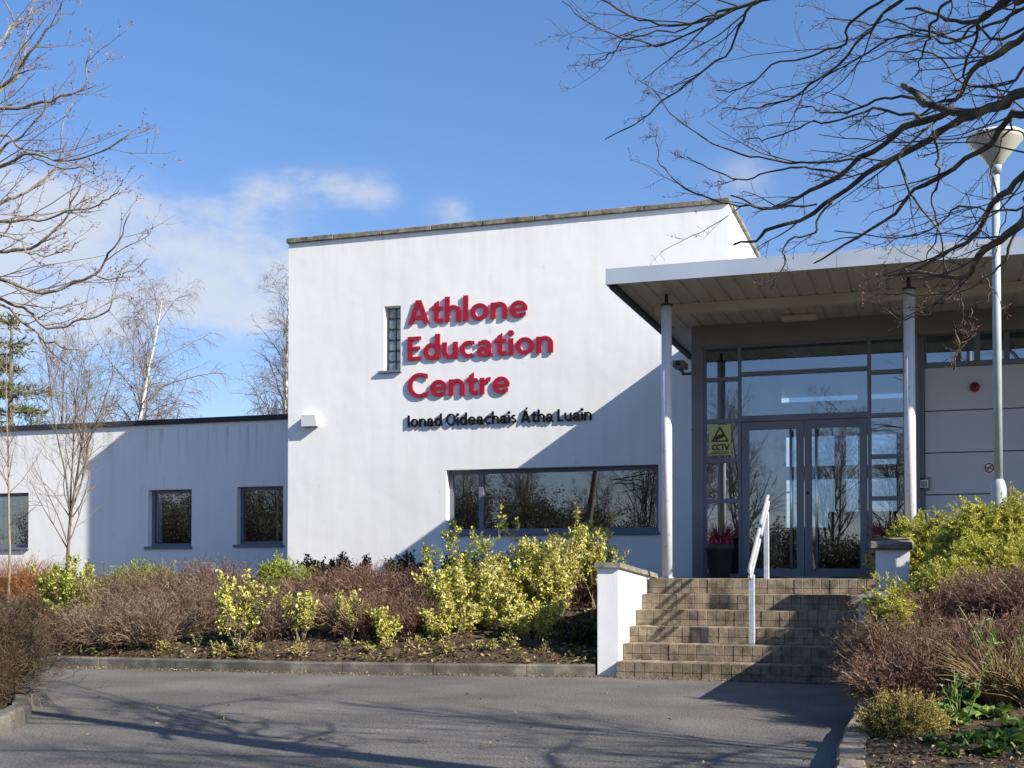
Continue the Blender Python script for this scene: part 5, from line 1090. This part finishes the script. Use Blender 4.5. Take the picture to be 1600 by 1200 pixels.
for (px, s, n, L, W, lab) in ((1478, 7.95, 34, .20, .085, 'crinkled green leafy plant behind the small golden shrub'), (1520, 7.15, 30, .15, .075, 'crinkled green rosette in open soil'), (1582, 6.95, 36, .18, .085, 'crinkled green rosette at the lower right corner'), (1548, 6.75, 26, .13, .065, 'small green rosette near the bottom edge right'),
                              (1500, 8.35, 22, .20, .06, 'leafy plant with upright pale green leaves'), (1592, 7.6, 24, .18, .07, 'green leafy plant beside the tan grass'), (1545, 8.0, 24, .17, .065, 'leafy plant between pale flowers and tan grass'), (1455, 7.35, 16, .10, .045, 'tiny green weed rosette right of the small golden shrub'), (1490, 6.8, 18, .11, .05, 'tiny green weed rosette near the bottom edge')):
    rosette(rb(px, s), n, L, W, lab, M['leafgreen'], up=1.3)
def blades(base, n, L, label, m, name='ornamental_grass', w=.010):
    base = np.array(base, float); a = rng.random(n) * 6.28; S = base + np.stack([np.cos(a), np.sin(a), np.zeros(n)], 1) * (.07 * rng.random(n))[:, None]; D = np.stack([np.cos(a) * .45, np.sin(a) * .45, np.ones(n)], 1) + rng.normal(size=(n, 3)) * .15
    Pn, Rn = grow(S, D, L * (.5 + .6 * rng.random(n)), np.full(n, w * .5), 6, .08, (0, 0, -.16), .2); b = MB(); b.tubes(Pn, Rn, 3); return tag(b.build(name, m), label, 'plant')
blades(rb(1560, 8.3), 260, .52, 'tan ornamental grass clump in the right bed', M['grasstan']); blades(rb(1610, 8.2), 220, .5, 'tan ornamental grass clump at the right edge', M['grasstan']); blades(rb(1520, 8.9), 160, .45, 'tan grass clump in front of the red brown shrub', M['grasstan'])
# white hellebore-like flowers on stems
def flowers(base, n, h, label, m, name, spread=.16, fs=.022):
    base = np.array(base, float); o = thing(name, base, label, 'plant'); a = rng.random(n) * 6.28; S = base + np.stack([np.cos(a), np.sin(a), np.zeros(n)], 1) * .03; D = np.stack([np.cos(a) * spread * 2, np.sin(a) * spread * 2, np.ones(n)], 1)
    Pn, Rn = grow(S, D, h * (.7 + .4 * rng.random(n)), np.full(n, .0028), 6, .08, (0, 0, .0), .6); b = MB(); b.tubes(Pn, Rn, 4); b.build('stems', M['leafgreen'], o)
    C = np.repeat(Pn[:, -1], 6, axis=0); k = len(C); ang = np.tile(np.arange(6) * 1.047, n); Dp = np.stack([np.cos(ang), np.sin(ang), np.full(k, .25)], 1) + rng.normal(size=(k, 3)) * .2
    f = MB(); f.leaves(C, Dp, np.tile([0, 0, 1.0], (k, 1)), np.full(k, fs), np.full(k, fs * .7), .2); p_ = f.build('petals', m, o); p_['kind'] = 'stuff'
    idx = np.repeat(np.arange(n), 5); i = rng.integers(1, 5, len(idx)); C = Pn[idx, i]; f = MB(); f.leaves(C, rng.normal(size=C.shape) + np.array([0, 0, .8]), rng.normal(size=C.shape) + np.array([0, 0, 1.]), .06 + .04 * rng.random(len(idx)), np.full(len(idx), .022), .2); f.build('foliage', M['leafgreen'], o); return o
flowers(rb(1568, 8.6), 12, .62, 'pale flowers on tall stems above the tan grass', M['flowerwhite'], 'flowering_plant'); flowers(rb(1500, 7.9), 7, .4, 'pale flower stems beside the crinkled leafy plant', M['flowerwhite'], 'flowering_plant')

# left foreground hedge
for (px, s, w, ty, lab) in ((-100, 10.2, .9, 905, 'dark brown bare hedge shrub at the left picture edge'), (-34, 9.95, .42, 925, 'lower brown twiggy shrub over the island kerb'), (-150, 10.2, 1.2, 900, 'brown hedge shrub just past the left edge'), (-70, 9.5, .5, 985, 'low brown twiggy growth right behind the island kerb')):
    q = P(px, 900, s); b0 = (q[0], q[1], .06); twig_shrub(b0, w, top_h(ty, s, b0), lab, M['shrubtwigdark'], 420, r=.0034, per=(6, 5), wob=.2, ang=40)

# ------------------------------------------------------------------ pots at the door
def pot(px, label, lab2, lab3, Y=YG - .38, flowers_=True):
    q = PY(px, 900, Y); c = (q[0], Y, LAND)
    o = thing('plant_pot', c, label, 'plant pot'); b = MB(); b.lathe((c[0], c[1], c[2]), [(.001, .002), (.13, .002), (.135, .01), (.175, .36), (.19, .365), (.195, .43), (.18, .435), (.165, .40), (.001, .395)], 28); b.build('pot', M['pot'], o, True)
    b = MB(); n = 64; a = rng.random(n) * 6.28; D = np.stack([np.cos(a) * .6, np.sin(a) * .6, .5 + rng.random(n)], 1); Pn, Rn = grow(np.tile([[c[0], c[1], LAND + .40]], (n, 1)), D, .28 + .18 * rng.random(n), np.full(n, .011), 6, .05, (0, 0, -.08), .12); b.tubes(Pn, Rn, 3)
    tag(b.build('cordyline', M['cordyline']), lab2, 'plant')
    n = 170; a = rng.random(n) * 6.28; r = .17 * np.sqrt(rng.random(n)); C = np.stack([c[0] + np.cos(a) * r, c[1] + np.sin(a) * r, LAND + .42 + .09 * rng.random(n)], 1); b = MB(); b.leaves(C, rng.normal(size=(n, 3)) + np.array([0, 0, .5]), rng.normal(size=(n, 3)), np.full(n, .045), np.full(n, .038), .2)
    tag(b.build('bedding_flowers', M['flowerpink']), lab3, 'flowers')
pot(1124, 'tall charcoal plant pot left of the entrance doors', 'crimson cordyline in the pot left of the doors', 'pink flowers filling the pot left of the doors')
pot(1386, 'charcoal plant pot right of the entrance doors behind the pier', 'crimson cordyline in the pot behind the pier', 'pink flowers in the pot behind the pier')

# ------------------------------------------------------------------ trees across the car park (seen mirrored in the glass)
for i, (x, y, h, lab) in enumerate(((-35, -16, 6.5, 'bare tree across the car park farthest to the left'), (-21, -17, 6.0, 'bare tree across the car park behind the tall dark bush'), (-14, -17, 5.5, 'bare tree across the car park between the two forked ones'), (-9, -17, 6.0, 'bare tree across the car park behind the low dark bush'), (-28, -17, 6.2, 'bare tree across the car park mirrored beside the curtain'), (-1, -16, 6.0, 'bare tree mirrored in the right side panes'), (-25, -14, 7.5, 'bare tree across the car park mirrored in the low wing windows'), (-17, -15, 6.5, 'bare tree mirrored at the left of the long window'), (-11.5, -13, 7.5, 'bare forked tree mirrored at the right of the long window'), (-6.5, -14, 7.0, 'bare tree mirrored in the left door'), (-3.2, -13, 6.5, 'bare tree mirrored in the right door'), (-30, -13, 6.5, 'bare tree mirrored in the leftmost low window'))):
    tree('bare_tree', (x, y, 0), lab, h, M['bark'], M['twigred'], .085, (0, 0, 0), 26, (25, 50), .03, (7, 6), (.25, .97), (.3, .5), rmin=.005, forks=2, group='bare trees across the car park')
for i, (x, y, w, h, lab) in enumerate(((-22, -12, 6, 4.3, 'dark hedge bush mirrored in the low windows'), (-17.5, -12.5, 7, 5.0, 'tall dark bush mirrored in the middle of the long window'), (-13.6, -12, 6, 4.0, 'dark bush mirrored near the right of the long window'), (-9.5, -12, 6, 3.0, 'low dark bush mirrored near the end of the long window'), (-5, -12, 6, 2.8, 'dark bush mirrored low in the doors'), (-.5, -12, 6, 2.8, 'dark bush mirrored in the right side panes'), (-27, -12, 6.5, 5.0, 'dark bush mirrored in the low wing'), (-32, -12, 6.5, 5.2, 'dark bush across the car park mirrored in the curtained window'), (-36.5, -13, 7, 6.0, 'tall dark bush across the car park at its far end'), (-34, -15, 7, 6.2, 'tall dark bush behind the one mirrored in the curtained window'), (-29.5, -15, 7, 6.0, 'tall dark bush between two bare trees across the car park'), (-41, -13, 7, 5.5, 'dark bush across the car park mirrored in the leftmost window'))):
    leaf_shrub((x, y, 0), w, h, lab, M['thicket'], 170, 9, 44, .095, name='hedge_bush', spreadang=56, group='dark bushes across the car park', clump=.35)
